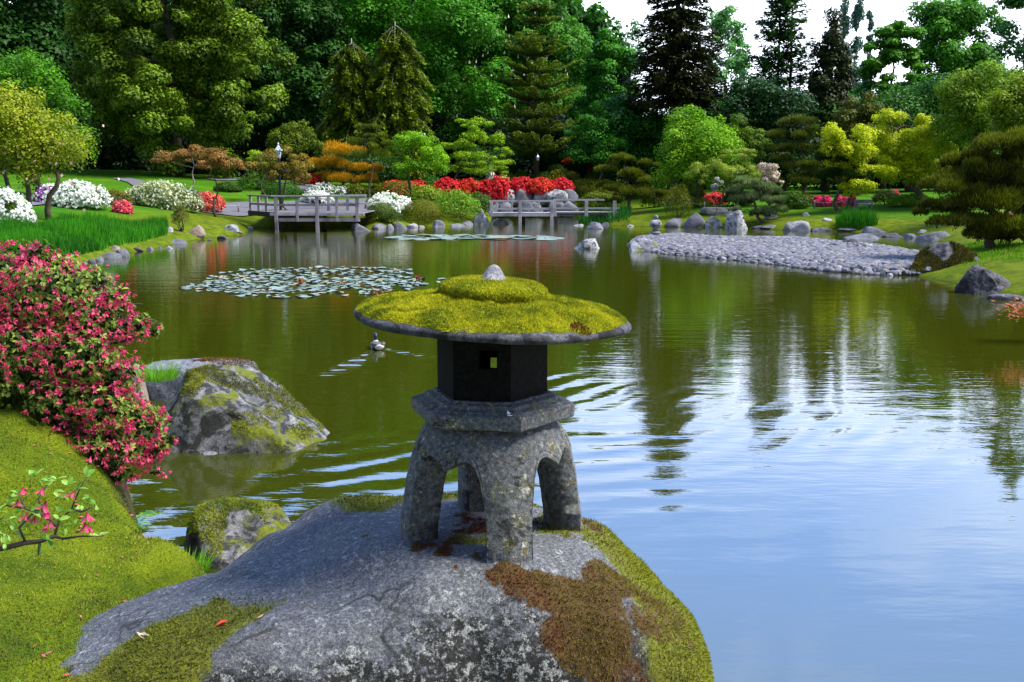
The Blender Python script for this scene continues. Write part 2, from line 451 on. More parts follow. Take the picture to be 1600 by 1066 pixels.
trn = b.mth('MULTIPLY', b.mth('SINE', b.mth('MULTIPLY', b.mth('ADD', a_, b.mth('MULTIPLY', b.mth('MULTIPLY', bb, bb), -.05)), 2 * math.pi / .42)), b.mth('MULTIPLY', win2, b.mth('MULTIPLY', b.ramp(a_, 3.8, 5.6), b.mth('MULTIPLY', .0056, b.ramp(lb, 2.0, .4)))))
far_out = b.ramp(ap, 8.5, 5.0)
wake = b.mth('MULTIPLY', b.mth('MULTIPLY', b.mth('ADD', b.mth('MULTIPLY', div, b.mth('ADD', .35, b.mth('MULTIPLY', .60, b.ramp(lb, -2.2, -1.3)))), trn), behind), b.mth('MULTIPLY', far_out, b.ramp(b.noise(.7, 2, .5), .32, .62)))
mp = b.n('ShaderNodeMapping'); b.l(b.pos(), mp.inputs[0]); mp.inputs['Scale'].default_value = (.55, 1.7, 1)
r1 = b.noise(1.3, 3, .5, mp.outputs[0]); r2 = b.noise(6.0, 3, .55, mp.outputs[0])
calm = b.ramp(Y_, 4.0, 14.0)
rip = b.mth('ADD', b.mth('MULTIPLY', r1, .0055), b.mth('MULTIPLY', r2, b.mth('ADD', .0010, b.mth('MULTIPLY', calm, .0014))))
hgt = b.mth('ADD', wake, rip)
nb = b.n('ShaderNodeBump'); nb.inputs['Strength'].default_value = 1.0; nb.inputs['Distance'].default_value = 1.0; b.l(hgt, nb.inputs['Height'])
fr = b.n('ShaderNodeFresnel'); fr.inputs['IOR'].default_value = 2.3; b.l(nb.outputs[0], fr.inputs['Normal'])
gl = b.n('ShaderNodeBsdfGlossy'); gl.inputs['Roughness'].default_value = .015; gl.inputs['Color'].default_value = (1, 1, 1, 1); b.l(nb.outputs[0], gl.inputs['Normal'])
df = b.n('ShaderNodeBsdfDiffuse'); df.inputs['Color'].default_value = (.028, .034, .002, 1)
ms = b.n('ShaderNodeMixShader'); b.l(fr.outputs[0], ms.inputs[0]); b.l(df.outputs[0], ms.inputs[1]); b.l(gl.outputs[0], ms.inputs[2])
wmat = b.done(ms.outputs[0])
wv = np.array([[-40, -3, 0], [40, -3, 0], [40, 70, 0], [-40, 70, 0]], float)
tag(mesh('water', wv, np.array([[0, 1, 2, 3]]), wmat, smooth=False), kind='structure')

# ------------------------------------------------------------------ small blades and leaf cards
def cards(P, N, size, asp=.55, seed=0, curl=0.0, along=None):
    """rhombic leaves lying in the plane across N; size may be an array"""
    r = np.random.default_rng(seed); n = len(P)
    size = np.broadcast_to(np.asarray(size, float), (n,))[:, None]
    N = N / (np.linalg.norm(N, axis=1)[:, None] + 1e-9)
    A = r.normal(size=(n, 3)) if along is None else along
    T = A - N * (A * N).sum(1)[:, None]; T /= np.linalg.norm(T, axis=1)[:, None] + 1e-9
    B = np.cross(N, T)
    V = np.stack([P - T * size * .5, P + B * size * asp * .5 + N * size * curl, P + T * size * .5, P - B * size * asp * .5 + N * size * curl], 1).reshape(-1, 3)
    return V, np.arange(n * 4).reshape(n, 4)
def blades(P, D, length, width, seed=0):
    """thin upright triangles"""
    r = np.random.default_rng(seed); n = len(P)
    length = np.broadcast_to(np.asarray(length, float), (n,))[:, None]; width = np.broadcast_to(np.asarray(width, float), (n,))[:, None]
    D = D / (np.linalg.norm(D, axis=1)[:, None] + 1e-9)
    A = r.normal(size=(n, 3)); T = np.cross(D, A); T /= np.linalg.norm(T, axis=1)[:, None] + 1e-9
    V = np.stack([P - T * width * .5, P + T * width * .5, P + D * length], 1).reshape(-1, 3)
    return V, np.arange(n * 3).reshape(n, 3)
def moss_cover(name, P, N, size, mat, parent=None, seed=0, tint=None, kind=None):
    r = np.random.default_rng(seed)
    D = N + r.normal(size=P.shape) * .55
    V, Fc = blades(P - N * .002, D, size * r.uniform(.5, 1.5, len(P)), size * .42, seed)
    t = r.random(len(P)) if tint is None else np.clip(tint + r.normal(size=len(P)) * .18, 0, 1)
    o = mesh(name, V, Fc, mat, parent, False, {'v': np.repeat(t, 3)})
    if kind: o['kind'] = kind
    return o
MOSS_Y = leaf_mat((.09, .12, .004), (.44, .40, .010), .25, .8, 'moss')
MOSS_D = leaf_mat((.035, .042, .004), (.17, .18, .010), .2, .8, 'moss')
MOSS_R = leaf_mat((.10, .010, .005), (.12, .105, .012), .2, .8, 'red_moss')
MOSS_G = leaf_mat((.04, .075, .005), (.27, .29, .024), .25, .8, 'moss')

# moss and short grass of the near bank
def scatter_ground(n, x0, x1, y0, y1, seed):
    r = np.random.default_rng(seed)
    y = y0 + (y1 - y0) * r.random(n) ** 1.3; x = x0 + (x1 - x0) * r.random(n)
    return x, y
x, y = scatter_ground(240000, -4.8, -.9, 2.3, 8.2, 4)
keep = (np.abs(x / y) < .60) & (sdist(x, y, POND) > .03); x, y = x[keep], y[keep]
z = height(x, y); e = .02
nx = -(height(x + e, y) - z) / e; ny = -(height(x, y + e) - z) / e
N = np.stack([nx, ny, np.ones_like(nx)], 1); N /= np.linalg.norm(N, axis=1)[:, None]
P = np.stack([x, y, z], 1)
tt = .42 + 1.0 * fbm(P * 1.7, 3, 12) + .75 * fbm(P * 8, 3, 14)
gm = moss_cover('moss_carpet', P, N, .011, MOSS_G, seed=5, tint=np.clip(tt, 0, 1)); tag(gm, kind='stuff')

# ------------------------------------------------------------------ rocks
def ico(sub):
    bm = bmesh.new(); bmesh.ops.create_icosphere(bm, subdivisions=sub, radius=1.0)
    V = np.array([v.co[:] for v in bm.verts]); Fc = np.array([[v.index for v in f.verts] for f in bm.faces]); bm.free(); return V, Fc
ICO = {k: ico(k) for k in (3, 4, 5, 6)}
def rock_shape(size, seed, sub=4, cuts=9, planes=(), rough=.10, depth=.35):
    """a boulder: a ball cut by planes, roughened; bottom sunk"""
    r = np.random.default_rng(seed); V, Fc = ICO[sub]; V = V.copy()
    pl = [(np.array(p[:3]) / np.linalg.norm(p[:3]), p[3]) for p in planes]
    for _ in range(cuts):
        n = r.normal(size=3); n[2] = abs(n[2]) * .8; n /= np.linalg.norm(n); pl.append((n, r.uniform(.55, .92)))
    for n, d in pl:
        ex = V @ n - d; V = V - np.where(ex > 0, ex * .93, 0)[:, None] * n
    dn = fbm(V * 1.6 + seed * 3.1, 3, seed) * rough * 1.6 + fbm(V * 6 + seed, 4, seed + 9, .6) * rough * .5
    U = V / (np.linalg.norm(V, axis=1)[:, None] + 1e-9)
    V = V + U * dn[:, None]
    top = V[:, 2].max()
    V = V / np.array([np.abs(V[:, 0]).max(), np.abs(V[:, 1]).max(), top])
    V[:, 2] = np.where(V[:, 2] < 0, V[:, 2] * depth, V[:, 2])
    return V * np.array(size), Fc
RM = {
    'grey': rock_mat('grey_stone', (.082, .087, .102), (.012, .012, .014), (.19, .20, .245), darkamt=.25, scale=.6),
    'pale': rock_mat('pale_stone', (.19, .195, .22), (.04, .04, .04), (.33, .33, .35), darkamt=.1, scale=.6),
    'dark': rock_mat('dark_stone', (.035, .035, .042), (.008, .008, .009), (.13, .13, .15), darkamt=.6, scale=.7, side_dark=.3),
    'mossy': rock_mat('mossy_stone', moss=(.17, .19, .012), mossamt=.45, darkamt=.55, scale=.7),
    'speck': rock_mat('speckled_stone', (.16, .17, .20), (.012, .012, .014), (.5, .5, .53), darkamt=.75, scale=1.0),
    'brown': rock_mat('brown_stone', (.16, .11, .08), (.03, .02, .015), (.30, .25, .22), darkamt=.4, scale=.7),
    'near': rock_mat('near_boulder_stone', (.19, .20, .24), (.010, .010, .010), (.46, .46, .50), darkamt=.42, scale=1.0, side_dark=1.0),
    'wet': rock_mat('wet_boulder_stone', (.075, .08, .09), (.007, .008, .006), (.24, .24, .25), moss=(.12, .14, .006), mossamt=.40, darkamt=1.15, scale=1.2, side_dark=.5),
}
def face_samples(V, Fc, n, seed):
    r = np.random.default_rng(seed); T = Fc if Fc.shape[1] == 3 else np.vstack([Fc[:, [0, 1, 2]], Fc[:, [0, 2, 3]]])
    A, B, C = V[T[:, 0]], V[T[:, 1]], V[T[:, 2]]; cr = np.cross(B - A, C - A); ar = np.linalg.norm(cr, axis=1)
    k = r.choice(len(T), n, p=ar / ar.sum()); u = r.random(n); v = r.random(n); f = u + v > 1; u[f] = 1 - u[f]; v[f] = 1 - v[f]
    P = A[k] + (B[k] - A[k]) * u[:, None] + (C[k] - A[k]) * v[:, None]
    return P, cr[k] / (ar[k][:, None] + 1e-12)

# the big boulder that carries the lantern
ctr = np.array([-.28, 3.45])
outl = np.array([[-2.05, 2.85], [-1.9, 3.4], [-1.52, 3.88], [-1.22, 4.15], [-1.02, 4.38], [-.78, 4.42], [-.55, 4.40], [-.1, 4.25], [.2, 4.20], [.42, 4.12], [.60, 3.98], [.72, 3.80], [.79, 3.58],
                 [.78, 3.36], [.70, 3.14], [.52, 2.98], [.25, 2.90], [-.1, 2.86], [-.5, 2.82], [-.95, 2.76], [-1.5, 2.70]])
oa = np.arctan2(outl[:, 1] - ctr[1], outl[:, 0] - ctr[0]); orr = np.hypot(*(outl - ctr).T); o_ = np.argsort(oa); oa, orr = oa[o_], orr[o_]
nth, nph = 760, 300
th = np.linspace(-np.pi, np.pi, nth, endpoint=False)
R0 = np.interp(th, np.concatenate([oa - 2 * np.pi, oa, oa + 2 * np.pi]), np.tile(orr, 3))
kk = np.exp(-np.linspace(-2, 2, 41) ** 2); R0 = np.convolve(np.concatenate([R0[-20:], R0, R0[:20]]), kk / kk.sum(), 'valid')
phi = np.concatenate([np.linspace(.0, .55, 120, endpoint=False), np.linspace(.55, 1.25, 180)]) * np.pi / 2
rr_ = np.abs(np.sin(np.minimum(phi, np.pi / 2))) ** .5 * np.where(phi > np.pi / 2, np.cos((phi - np.pi / 2) * .8), 1)
hh_ = np.where(phi < np.pi / 2, np.cos(np.minimum(phi, np.pi / 2)) ** .30, 0)
TH, PH = np.meshgrid(th, np.arange(nph), indexing='ij')
RX = ctr[0] + R0[:, None] * rr_[None, :] * np.cos(TH); RY = ctr[1] + R0[:, None] * rr_[None, :] * np.sin(TH)
cps = np.array([[-.1, 3.5, .915], [-.42, 3.43, .915], [.0, 3.17, .93], [.27, 3.57, .92], [-.15, 3.84, .92], [-.5, 3.6, .88], [.2, 3.6, .90], [-.1, 3.95, .90], [-.75, 4.1, .88], [-1.0, 3.95, .80], [-1.2, 3.8, .68], [-1.35, 3.5, .66], [-1.5, 3.1, .62], [-1.0, 3.2, .74],
                [-.6, 3.1, .76], [-.1, 3.02, .90], [.35, 3.1, .89], [.55, 3.3, .80], [.6, 3.6, .72], [.45, 3.9, .80], [.3, 4.1, .84], [-1.8, 2.9, .58], [-.9, 3.55, .76]])
wgt = 1 / (((RX[..., None] - cps[:, 0]) ** 2 + (RY[..., None] - cps[:, 1]) ** 2) + .015) ** 1.6
ZT = (wgt * cps[:, 2]).sum(-1) / wgt.sum(-1)
RZ = -.55 + (ZT + .55) * np.where(phi < np.pi / 2, .0 + 1.0 * (1 - (1 - hh_) ** 1.0), 0)[None, :] * 1.0
under = np.clip((phi - np.pi / 2) / (.25 * np.pi / 2), 0, 1)
RZ = np.where(phi[None, :] >= np.pi / 2, -.55 - under[None, :] * .2, RZ)
BV = np.stack([RX, RY, RZ], -1).reshape(-1, 3)
nn = fbm(BV * 1.7, 3, 31) * .045 + fbm(BV * 5.5, 4, 37, .55) * .020 + fbm(BV * 30, 3, 41, .6) * .0045
cen = np.array([ctr[0], ctr[1], .1]); U = BV - cen; U[:, 2] *= 1.6; U /= np.linalg.norm(U, axis=1)[:, None] + 1e-9
flat = np.clip(rr_ / .5, 0, 1)[None, :].repeat(nth, 0).ravel()
BV = BV + U * (nn * (.35 + .65 * flat))[:, None]
ii = np.arange(nth * nph).reshape(nth, nph); i2 = np.roll(ii, -1, 0)
BF = np.stack([ii[:, :-1], ii[:, 1:], i2[:, 1:], i2[:, :-1]], -1).reshape(-1, 4)[:, ::-1]
# moss areas, in plan
def blob(P, c, rx, ry, rot=0.0, k=.35, seed=50, f=4.0):
    dx, dy = P[:, 0] - c[0], P[:, 1] - c[1]; cc, s_ = math.cos(rot), math.sin(rot)
    q = np.hypot((dx * cc + dy * s_) / rx, (-dx * s_ + dy * cc) / ry)
    return 1 - q + k * fbm(P * f, 4, seed, .6)
def moss_fields(P):
    m = blob(P, (.66, 3.50), .36, .66, .12, .40)
    m = np.maximum(m, blob(P, (.45, 4.05), .40, .20, -.45, .5, 51))
    m = np.maximum(m, blob(P, (-.62, 4.02), .17, .22, .2, .8, 52))
    m = np.maximum(m, blob(P, (-.08, 3.98), .55, .10, 0, .7, 53))
    m = np.maximum(m, blob(P, (-1.12, 2.98), .38, .22, .3, .9, 54))
    m = np.maximum(m, blob(P, (.0, 3.50), .28, .25, .0, 2.0, 55, 8.0) - .7)
    r = np.maximum(blob(P, (.16, 3.10), .27, .075, .05, .95, 56, 6.0), blob(P, (.40, 3.22), .20, .10, .3, 1.0, 58, 6.0))
    r = np.maximum(r, blob(P, (.22, 3.02), .14, .08, -.1, 1.6, 59, 6.0) * .55)
    r = np.maximum(r, blob(P, (-.03, 3.48), .30, .26, 0, 2.2, 57, 9.0) - .55)
    return m, r
mf, rf = moss_fields(BV)
b = NB('lantern_boulder_stone')
bn1 = b.noise(2.0, 5, .6); bn2 = b.noise(34, 5, .8); bn3 = b.noise(8, 5, .65, dist=.5); bn4 = b.noise(230, 2, .7); bn5 = b.noise(90, 2, .6)
col = b.mix(b.ramp(bn5, .40, .62), (.056, .062, .070), (.135, .143, .158))
col = b.mix(b.mth('MULTIPLY', b.ramp(bn1, .42, .7), .6), col, (.06, .056, .075))
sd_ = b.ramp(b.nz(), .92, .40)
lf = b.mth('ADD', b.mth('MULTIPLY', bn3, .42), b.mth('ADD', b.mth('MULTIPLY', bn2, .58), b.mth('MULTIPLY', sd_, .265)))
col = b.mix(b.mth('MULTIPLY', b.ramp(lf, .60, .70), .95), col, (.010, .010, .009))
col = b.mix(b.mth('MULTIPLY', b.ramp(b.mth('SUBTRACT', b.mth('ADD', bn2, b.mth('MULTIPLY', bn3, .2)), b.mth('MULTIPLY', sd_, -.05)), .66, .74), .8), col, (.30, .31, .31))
vo = b.n('ShaderNodeTexVoronoi', feature='DISTANCE_TO_EDGE'); vo.inputs['Scale'].default_value = 1.7; vv_ = b.n('ShaderNodeVectorMath', operation='ADD'); b.l(b.pos(), vv_.inputs[0])
vm_ = b.n('ShaderNodeVectorMath', operation='SCALE'); vnz = b.n('ShaderNodeTexNoise'); vnz.inputs['Scale'].default_value = 5; b.l(b.pos(), vnz.inputs['Vector']); b.l(vnz.outputs['Color'], vm_.inputs[0]); vm_.inputs['Scale'].default_value = .35; b.l(vm_.outputs[0], vv_.inputs[1]); b.l(vv_.outputs[0], vo.inputs['Vector'])
crk = b.mth('MULTIPLY', b.ramp(vo.outputs['Distance'], .018, .004), b.ramp(b.noise(1.3, 2), .5, .6))
col = b.mix(b.mth('MULTIPLY', crk, .8), col, (.015, .014, .014))
col = b.mix(b.mth('MULTIPLY', b.ramp(b.noise(5.5, 5, .7, None, 1.0), .56, .66), .55), col, (.045, .042, .036))
col = b.mix(b.ramp(bn4, .32, .68), b.mix(1.0, col, (.5, .5, .52), 'MULTIPLY'), b.mix(1.0, col, (1.45, 1.45, 1.45), 'MULTIPLY'))
col = b.mix(b.ramp(b.mth('ADD', b.attr('moss'), b.mth('MULTIPLY', bn2, .3)), .12, .24), col, b.mix(b.ramp(bn5, .3, .7), (.03, .035, .004), (.14, .15, .008)))
col = b.mix(b.ramp(b.mth('ADD', b.attr('rust'), b.mth('MULTIPLY', bn2, .3)), .12, .24), col, b.mix(b.ramp(bn5, .3, .7), (.035, .010, .005), (.075, .05, .010)))
bh = b.mth('ADD', b.mth('MULTIPLY', bn3, .5), b.mth('ADD', b.mth('MULTIPLY', bn2, .4), b.mth('MULTIPLY', bn4, .10)))
bmat = b.done(b.pri(col, .85, b.bump(bh, 1.0, .022), .25))
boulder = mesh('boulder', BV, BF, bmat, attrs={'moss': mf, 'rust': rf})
tag(boulder, 'huge flat topped grey boulder with moss patches carrying the stone lantern', 'boulder')
P, N = face_samples(BV, BF, 420000, 8)
k = (P[:, 2] > .12) & (P[:, 0] > -1.75); P, N = P[k], N[k]
if N[np.argmax(P[:, 2]), 2] < 0: N = -N
mfs, rfs = moss_fields(P)
jit = rng.normal(size=len(P)) * .17 - .06
km = (mfs + jit > .10) & (rfs < mfs + .05) & (N[:, 2] > -.2); kr = (rfs + jit > .08) & ~km & (N[:, 2] > -.1)
tint = .5 + 1.1 * fbm(P * 4, 3, 71)
moss_cover('moss', P[km], N[km], .012, MOSS_D, boulder, 9, np.clip(tint[km] + .35 * (P[km, 0] > .4), 0, 1))['label'] = 'yellow green moss'
moss_cover('red_moss', P[kr], N[kr], .012, MOSS_R, boulder, 10, np.clip(.5 + 2.2 * (tint[kr] - .5), 0, 1))['label'] = 'rust red moss'
def top_of_boulder(x, y):
    d = (BV[:, 0] - x) ** 2 + (BV[:, 1] - y) ** 2; d = np.where(BV[:, 2] > .2, d, 9); return BV[np.argsort(d)[:12], 2].max()

# ------------------------------------------------------------------ the stone lantern
b = NB('lantern_stone')
po = b.obj()
a1 = b.noise(7, 5, .6, po); a2 = b.noise(60, 5, .75, po); a3 = b.noise(260, 2, .7, po); a4 = b.noise(16, 5, .7, po, .5)
col = b.mix(b.ramp(a2, .38, .62), (.042, .047, .050), (.15, .157, .165))
col = b.mix(b.ramp(a1, .5, .75), col, b.mix(a2, (.035, .038, .032), (.14, .14, .115)))
col = b.mix(b.mth('MULTIPLY', b.ramp(a4, .55, .63), .8), col, b.mix(a2, (.05, .05, .012), (.17, .15, .04)))
col = b.mix(b.mth('MULTIPLY', b.ramp(b.mth('ADD', b.mth('MULTIPLY', a4, .5), b.mth('MULTIPLY', a2, .5)), .565, .62), .85), col, (.36, .36, .35))
col = b.mix(b.mth('MULTIPLY', b.ramp(b.noise(8, 5, .75, po, .4), .58, .64), .8), col, (.010, .011, .009))
col = b.mix(b.ramp(a3, .3, .7), b.mix(1.0, col, (.4, .4, .42), 'MULTIPLY'), b.mix(1.0, col, (1.55, 1.55, 1.55), 'MULTIPLY'))
LST = b.done(b.pri(col, .88, b.bump(b.mth('ADD', b.mth('MULTIPLY', a2, .7), b.mth('MULTIPLY', a3, .2)), .9, .008), .2))
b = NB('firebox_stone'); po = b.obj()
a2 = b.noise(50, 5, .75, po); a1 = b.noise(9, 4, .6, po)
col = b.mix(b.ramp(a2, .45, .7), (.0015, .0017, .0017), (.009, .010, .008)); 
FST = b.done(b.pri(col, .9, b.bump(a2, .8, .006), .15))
LX, LY = -.075, 3.50
LZ = .915
def lantern_z(py, R=0): return at_Y(775, py, LY - R)[2]
Z_PLT0 = lantern_z(679, .29); Z_PLT1 = lantern_z(648, .27); Z_PLT2 = lantern_z(626, .18); Z_BOX1 = lantern_z(533, .18)
lan = empty('stone_lantern', (LX, LY, LZ), 'low grey stone lantern with wide mossy roof standing on four legs on boulder', 'stone lantern')
def lmesh(name, V, Fc, mat, parent, smooth=True, attrs=None):
    return mesh(name, V, Fc, mat, parent, smooth, attrs)
# legs: a domed four-sided shell with an arch in each side
ROT = math.radians(12)
HB = Z_PLT0 - LZ + .005             # height of the leg piece
def base_outer(c, s, v):             # c,s: unit direction on a square plan (max norm 1); v: 0 foot .. 1 top
    pass
def rad(ang, v, inset=0.0):          # radius of a rounded square section whose corners are the legs
    v = np.clip(v, 0, 1)
    Rc = np.interp(v, [0, .15, .365, .5, .615, .70, .78, .86, .92, .96, 1], [.358, .347, .332, .322, .310, .300, .288, .268, .248, .226, .195])
    n = 1.95 - .45 * (1 - v) ** .8                      # superellipse exponent (corners on the axes): <2 is diamond-like
    c = np.abs(np.cos(ang)); s_ = np.abs(np.sin(ang))
    return (Rc - inset) / (c ** n + s_ ** n) ** (1 / n)
nU, nV = 80, 64
def arch_h(u):                       # opening height (fraction) across one side, u -1..1 between the corners
    a = np.abs(u) / .69
    up_ = .745 * (1 - .13 * np.clip((.46 - a) / .46, 0, 1) ** 1.5)
    dn_ = .745 * np.sqrt(np.clip(1 - np.clip((a - .46) / .54, 0, 1) ** 2.8, 0, 1))
    h = np.where(a < .46, up_, np.where(a < 1, dn_, 0))
    return np.clip(h, 0, 1)
us = np.concatenate([np.linspace(-1, -.69, 14, endpoint=False), np.sin(np.linspace(-np.pi / 2, np.pi / 2, 91)) * .69, np.linspace(.69, 1, 15)[1:]])
outer = []; inner = []; nu = len(us)
for q in range(4):
    ang = q * np.pi / 2 + (us[:-1] + 1) * np.pi / 4
    hb = arch_h(us[:-1]) ; vs = hb[:, None] + (1 - hb[:, None]) * np.linspace(0, 1, nV)[None, :]
    A_ = np.repeat(ang[:, None], nV, 1)
    Ro = rad(A_, vs); Ri = rad(A_, vs, .125)
    groove = np.exp(-((vs - hb[:, None] - .045) / .010) ** 2) * (np.abs(us[:-1]) < .76)[:, None] * .004
    Ro = Ro - groove
    outer.append(np.stack([Ro * np.cos(A_), Ro * np.sin(A_), vs * HB], -1)); inner.append(np.stack([Ri * np.cos(A_), Ri * np.sin(A_), np.minimum(vs * HB, HB - .05 + .0 * vs)], -1))
outer = np.concatenate(outer); inner = np.concatenate(inner); nt_ = outer.shape[0]
cR = np.array([[math.cos(ROT), math.sin(ROT), 0], [-math.sin(ROT), math.cos(ROT), 0], [0, 0, 1]])
LVv = np.concatenate([outer.reshape(-1, 3), inner.reshape(-1, 3)]) @ cR
dn = fbm(LVv * 9, 3, 81) * .008 + fbm(LVv * 45, 3, 83, .6) * .0030
U = LVv.copy(); U[:, 2] = 0; U /= np.linalg.norm(U, axis=1)[:, None] + 1e-9
LVv = LVv + U * dn[:, None]
io = np.arange(nt_ * nV).reshape(nt_, nV); ion = np.roll(io, -1, 0); off = nt_ * nV
fo = np.stack([io[:, :-1], ion[:, :-1], ion[:, 1:], io[:, 1:]], -1).reshape(-1, 4)
fi = fo[:, ::-1] + off
fb = np.stack([io[:, 0], io[:, 0] + off, ion[:, 0] + off, ion[:, 0]], -1)
capv = len(LVv); LVv = np.vstack([LVv, [0, 0, HB], [0, 0, HB - .05]])
ct = np.stack([io[:, -1], ion[:, -1], np.full(nt_, capv)], -1); ci = np.stack([ion[:, -1] + off, io[:, -1] + off, np.full(nt_, capv + 1)], -1)
# lower the feet a little so that each rests on the uneven boulder
lm = LVv[:, 2] < .02
LVv[lm, 2] -= .05
legs = lmesh('leg_base', LVv, [np.vstack([fo, fi, fb]), np.vstack([ct, ci])], LST, lan)
# platform: hexagonal stepped slab
def hexring(R, z, rot, n_per=10, round_=0.0):
    a = rot + np.arange(6) * np.pi / 3; c = np.stack([R * np.cos(a), R * np.sin(a)], 1); P = []
    for i in range(6):
        t = np.linspace(0, 1, n_per, endpoint=False)[:, None]; P.append(c[i] * (1 - t) + c[(i + 1) % 6] * t)
    P = np.concatenate(P); return np.column_stack([P, np.full(len(P), z)])
def hexstack(prof, rot, seed=0, amp=.002):
    rings = [hexring(R, z, rot, 14) for R, z in prof]; n = len(rings[0]); V = np.concatenate(rings); m = len(rings)
    k = np.arange(n); k2 = (k + 1) % n
    f4 = np.concatenate([np.stack([i * n + k, i * n + k2, (i + 1) * n + k2, (i + 1) * n + k], 1) for i in range(m - 1)])
    V = np.vstack([V, [0, 0, prof[0][1]], [0, 0, prof[-1][1]]])
    f3 = np.concatenate([np.stack([np.full(n, m * n), k2, k], 1), np.stack([np.full(n, m * n + 1), (m - 1) * n + k, (m - 1) * n + k2], 1)])
    V[:-2] += fbm(V[:-2] * 14, 3, seed)[:, None] * amp * V[:-2] / (np.linalg.norm(V[:-2], axis=1)[:, None] + 1e-9) * 2
    return V, [f4, f3]
HROT = math.radians(-10)
z0 = Z_PLT0 - LZ; z1 = Z_PLT1 - LZ; z2 = Z_PLT2 - LZ; zb = Z_BOX1 - LZ
prof = [(.20, z0), (.285, z0 + .002), (.303, z0 + .005), (.310, z0 + .011), (.311, z0 + .050), (.306, z0 + .056), (.288, z0 + .061), (.283, z0 + .065), (.263, z0 + .070), (.258, z0 + .074),
        (.254, z0 + .082), (.230, z0 + .087), (.225, z0 + .092), (.10, z0 + .092)]
V, Fc = hexstack(prof, HROT, 5)
plat = lmesh('platform', V, Fc, LST, lan, False)
ZT0 = z0 + .092
# a white bird dropping on its edge
sp_ = MB(); 
for (qx, qy, sr, hh) in ((.0, 0, .006, .010), (.004, .0, .014, .003), (.020, .003, .012, .003), (-.004, .0, .004, .016)):
    sp_.lathe([(sr, 0), (sr * .9, hh * .6), (sr * .3, hh)], 10, (qx, qy, 0))
BW = NB('white_splash'); BW = BW.done(BW.pri((.75, .76, .78), .7))
sp_o = sp_.build('dropping', BW, plat, True); sp_o.location = (.065, -.255, z0 + .060)
# firebox: hexagonal tube with square windows in each side
Rb = .208; tw = .035; zb1 = zb + .03
ang6 = HROT + np.arange(6) * np.pi / 3
fm = MB()
for i in range(6):
    a, c = ang6[i], ang6[(i + 1) % 6]
    Po = np.array([[Rb * math.cos(a), Rb * math.sin(a)], [Rb * math.cos(c), Rb * math.sin(c)]]); Pi_ = Po * (1 - tw / Rb / math.cos(math.pi / 6) * .9)
    zl = [ZT0, ZT0 + .085, ZT0 + .150, zb1]; ul = [0, .33, .67, 1]
    if i in (4, 1):             # one small window in the near wall, one in the far wall
        pa, pb = (746, 778) if i == 4 else (766, 798)
        ya, yb = (577, 548) if i == 4 else (590, 557)
        W0, W1 = Po[0] + [LX, LY], Po[1] + [LX, LY]
        def uat(px):
            k = (px - 800) / F; g = lambda P: P[0] - k * (P[1] * cp + (CZ - lantern_z(567)) * sp)
            return g(W0) / (g(W0) - g(W1))
        u1, u2 = sorted((uat(pa), uat(pb))); ul = [0, u1, u2, 1]
        Ym = (W0[1] + W1[1]) / 2; zl = [ZT0, at_Y(772, ya, Ym)[2] - LZ, at_Y(772, yb, Ym)[2] - LZ, zb1]
    def pt(P2, u, z): p = P2[0] * (1 - u) + P2[1] * u; return [p[0], p[1], z]
    V = [pt(Po, u, z) for z in zl for u in ul] + [pt(Pi_, u, z) for z in zl for u in ul]
    f4 = []
    for r_ in range(3):
        for c_ in range(3):
            if r_ == 1 and c_ == 1 and i in (4, 1): continue
            k0 = r_ * 4 + c_; f4.append([k0, k0 + 1, k0 + 5, k0 + 4]); f4.append([k0 + 16, k0 + 20, k0 + 21, k0 + 17])
    if i in (4, 1):
        for p0, p1 in ((5, 6), (6, 10), (10, 9), (9, 5)): f4.append([p0, p1, p1 + 16, p0 + 16])
    for k0 in range(3): f4.append([12 + k0, 13 + k0, 29 + k0, 28 + k0])
    fm.add(V, None, f4)
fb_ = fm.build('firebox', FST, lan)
sill = hexstack([(.226, ZT0 + .0), (.226, ZT0 + .004), (.2115, ZT0 + .014), (.2115, ZT0 + .034), (.206, ZT0 + .040), (.20, ZT0 + .040)], HROT, 9)
# roof
nr_, na_ = 90, 320
def roof_out(r, a):
    edge = 1 + .012 * np.cos(6 * (a - HROT)) + .012 * vnoise(np.stack([np.cos(a) * 3, np.sin(a) * 3, a * 0], -1).reshape(-1, 3), 4).reshape(a.shape)
    return r * edge
RR = .505
zr = lantern_z(505) - LZ           # rim height
rp = np.array([(.02, -.005), (.20, -.005), (.40, -.002), (.48, .004), (.498, .008), (.505, .018), (.503, .030), (.490, .038), (.45, .049), (.40, .060), (.33, .073), (.26, .084), (.20, .090), (.10, .094), (.02, .094)])
tt_ = np.linspace(0, 1, nr_); arc = np.concatenate([[0], np.cumsum(np.hypot(*np.diff(rp, axis=0).T))]); arc /= arc[-1]
pr = np.interp(tt_, arc, rp[:, 0]); pz = np.interp(tt_, arc, rp[:, 1])
aa = np.linspace(0, 2 * np.pi, na_, endpoint=False)
PR, AA = np.meshgrid(pr, aa, indexing='ij'); PZ = np.repeat(pz[:, None], na_, 1)
RRm = roof_out(PR, AA)
RVv = np.stack([RRm * np.cos(AA), RRm * np.sin(AA), PZ], -1).reshape(-1, 3)
RVv[:, 2] += fbm(RVv * 8, 3, 91) * .004 + fbm(RVv * 40, 3, 92, .6) * .002
tilt = Matrix.Rotation(math.radians(2.9), 3, 'Y'); tilt = np.array(tilt)
ir = np.arange(nr_ * na_).reshape(nr_, na_); ir2 = np.roll(ir, -1, 1)
RFc = np.stack([ir[:-1], ir2[:-1], ir2[1:], ir[1:]], -1).reshape(-1, 4)
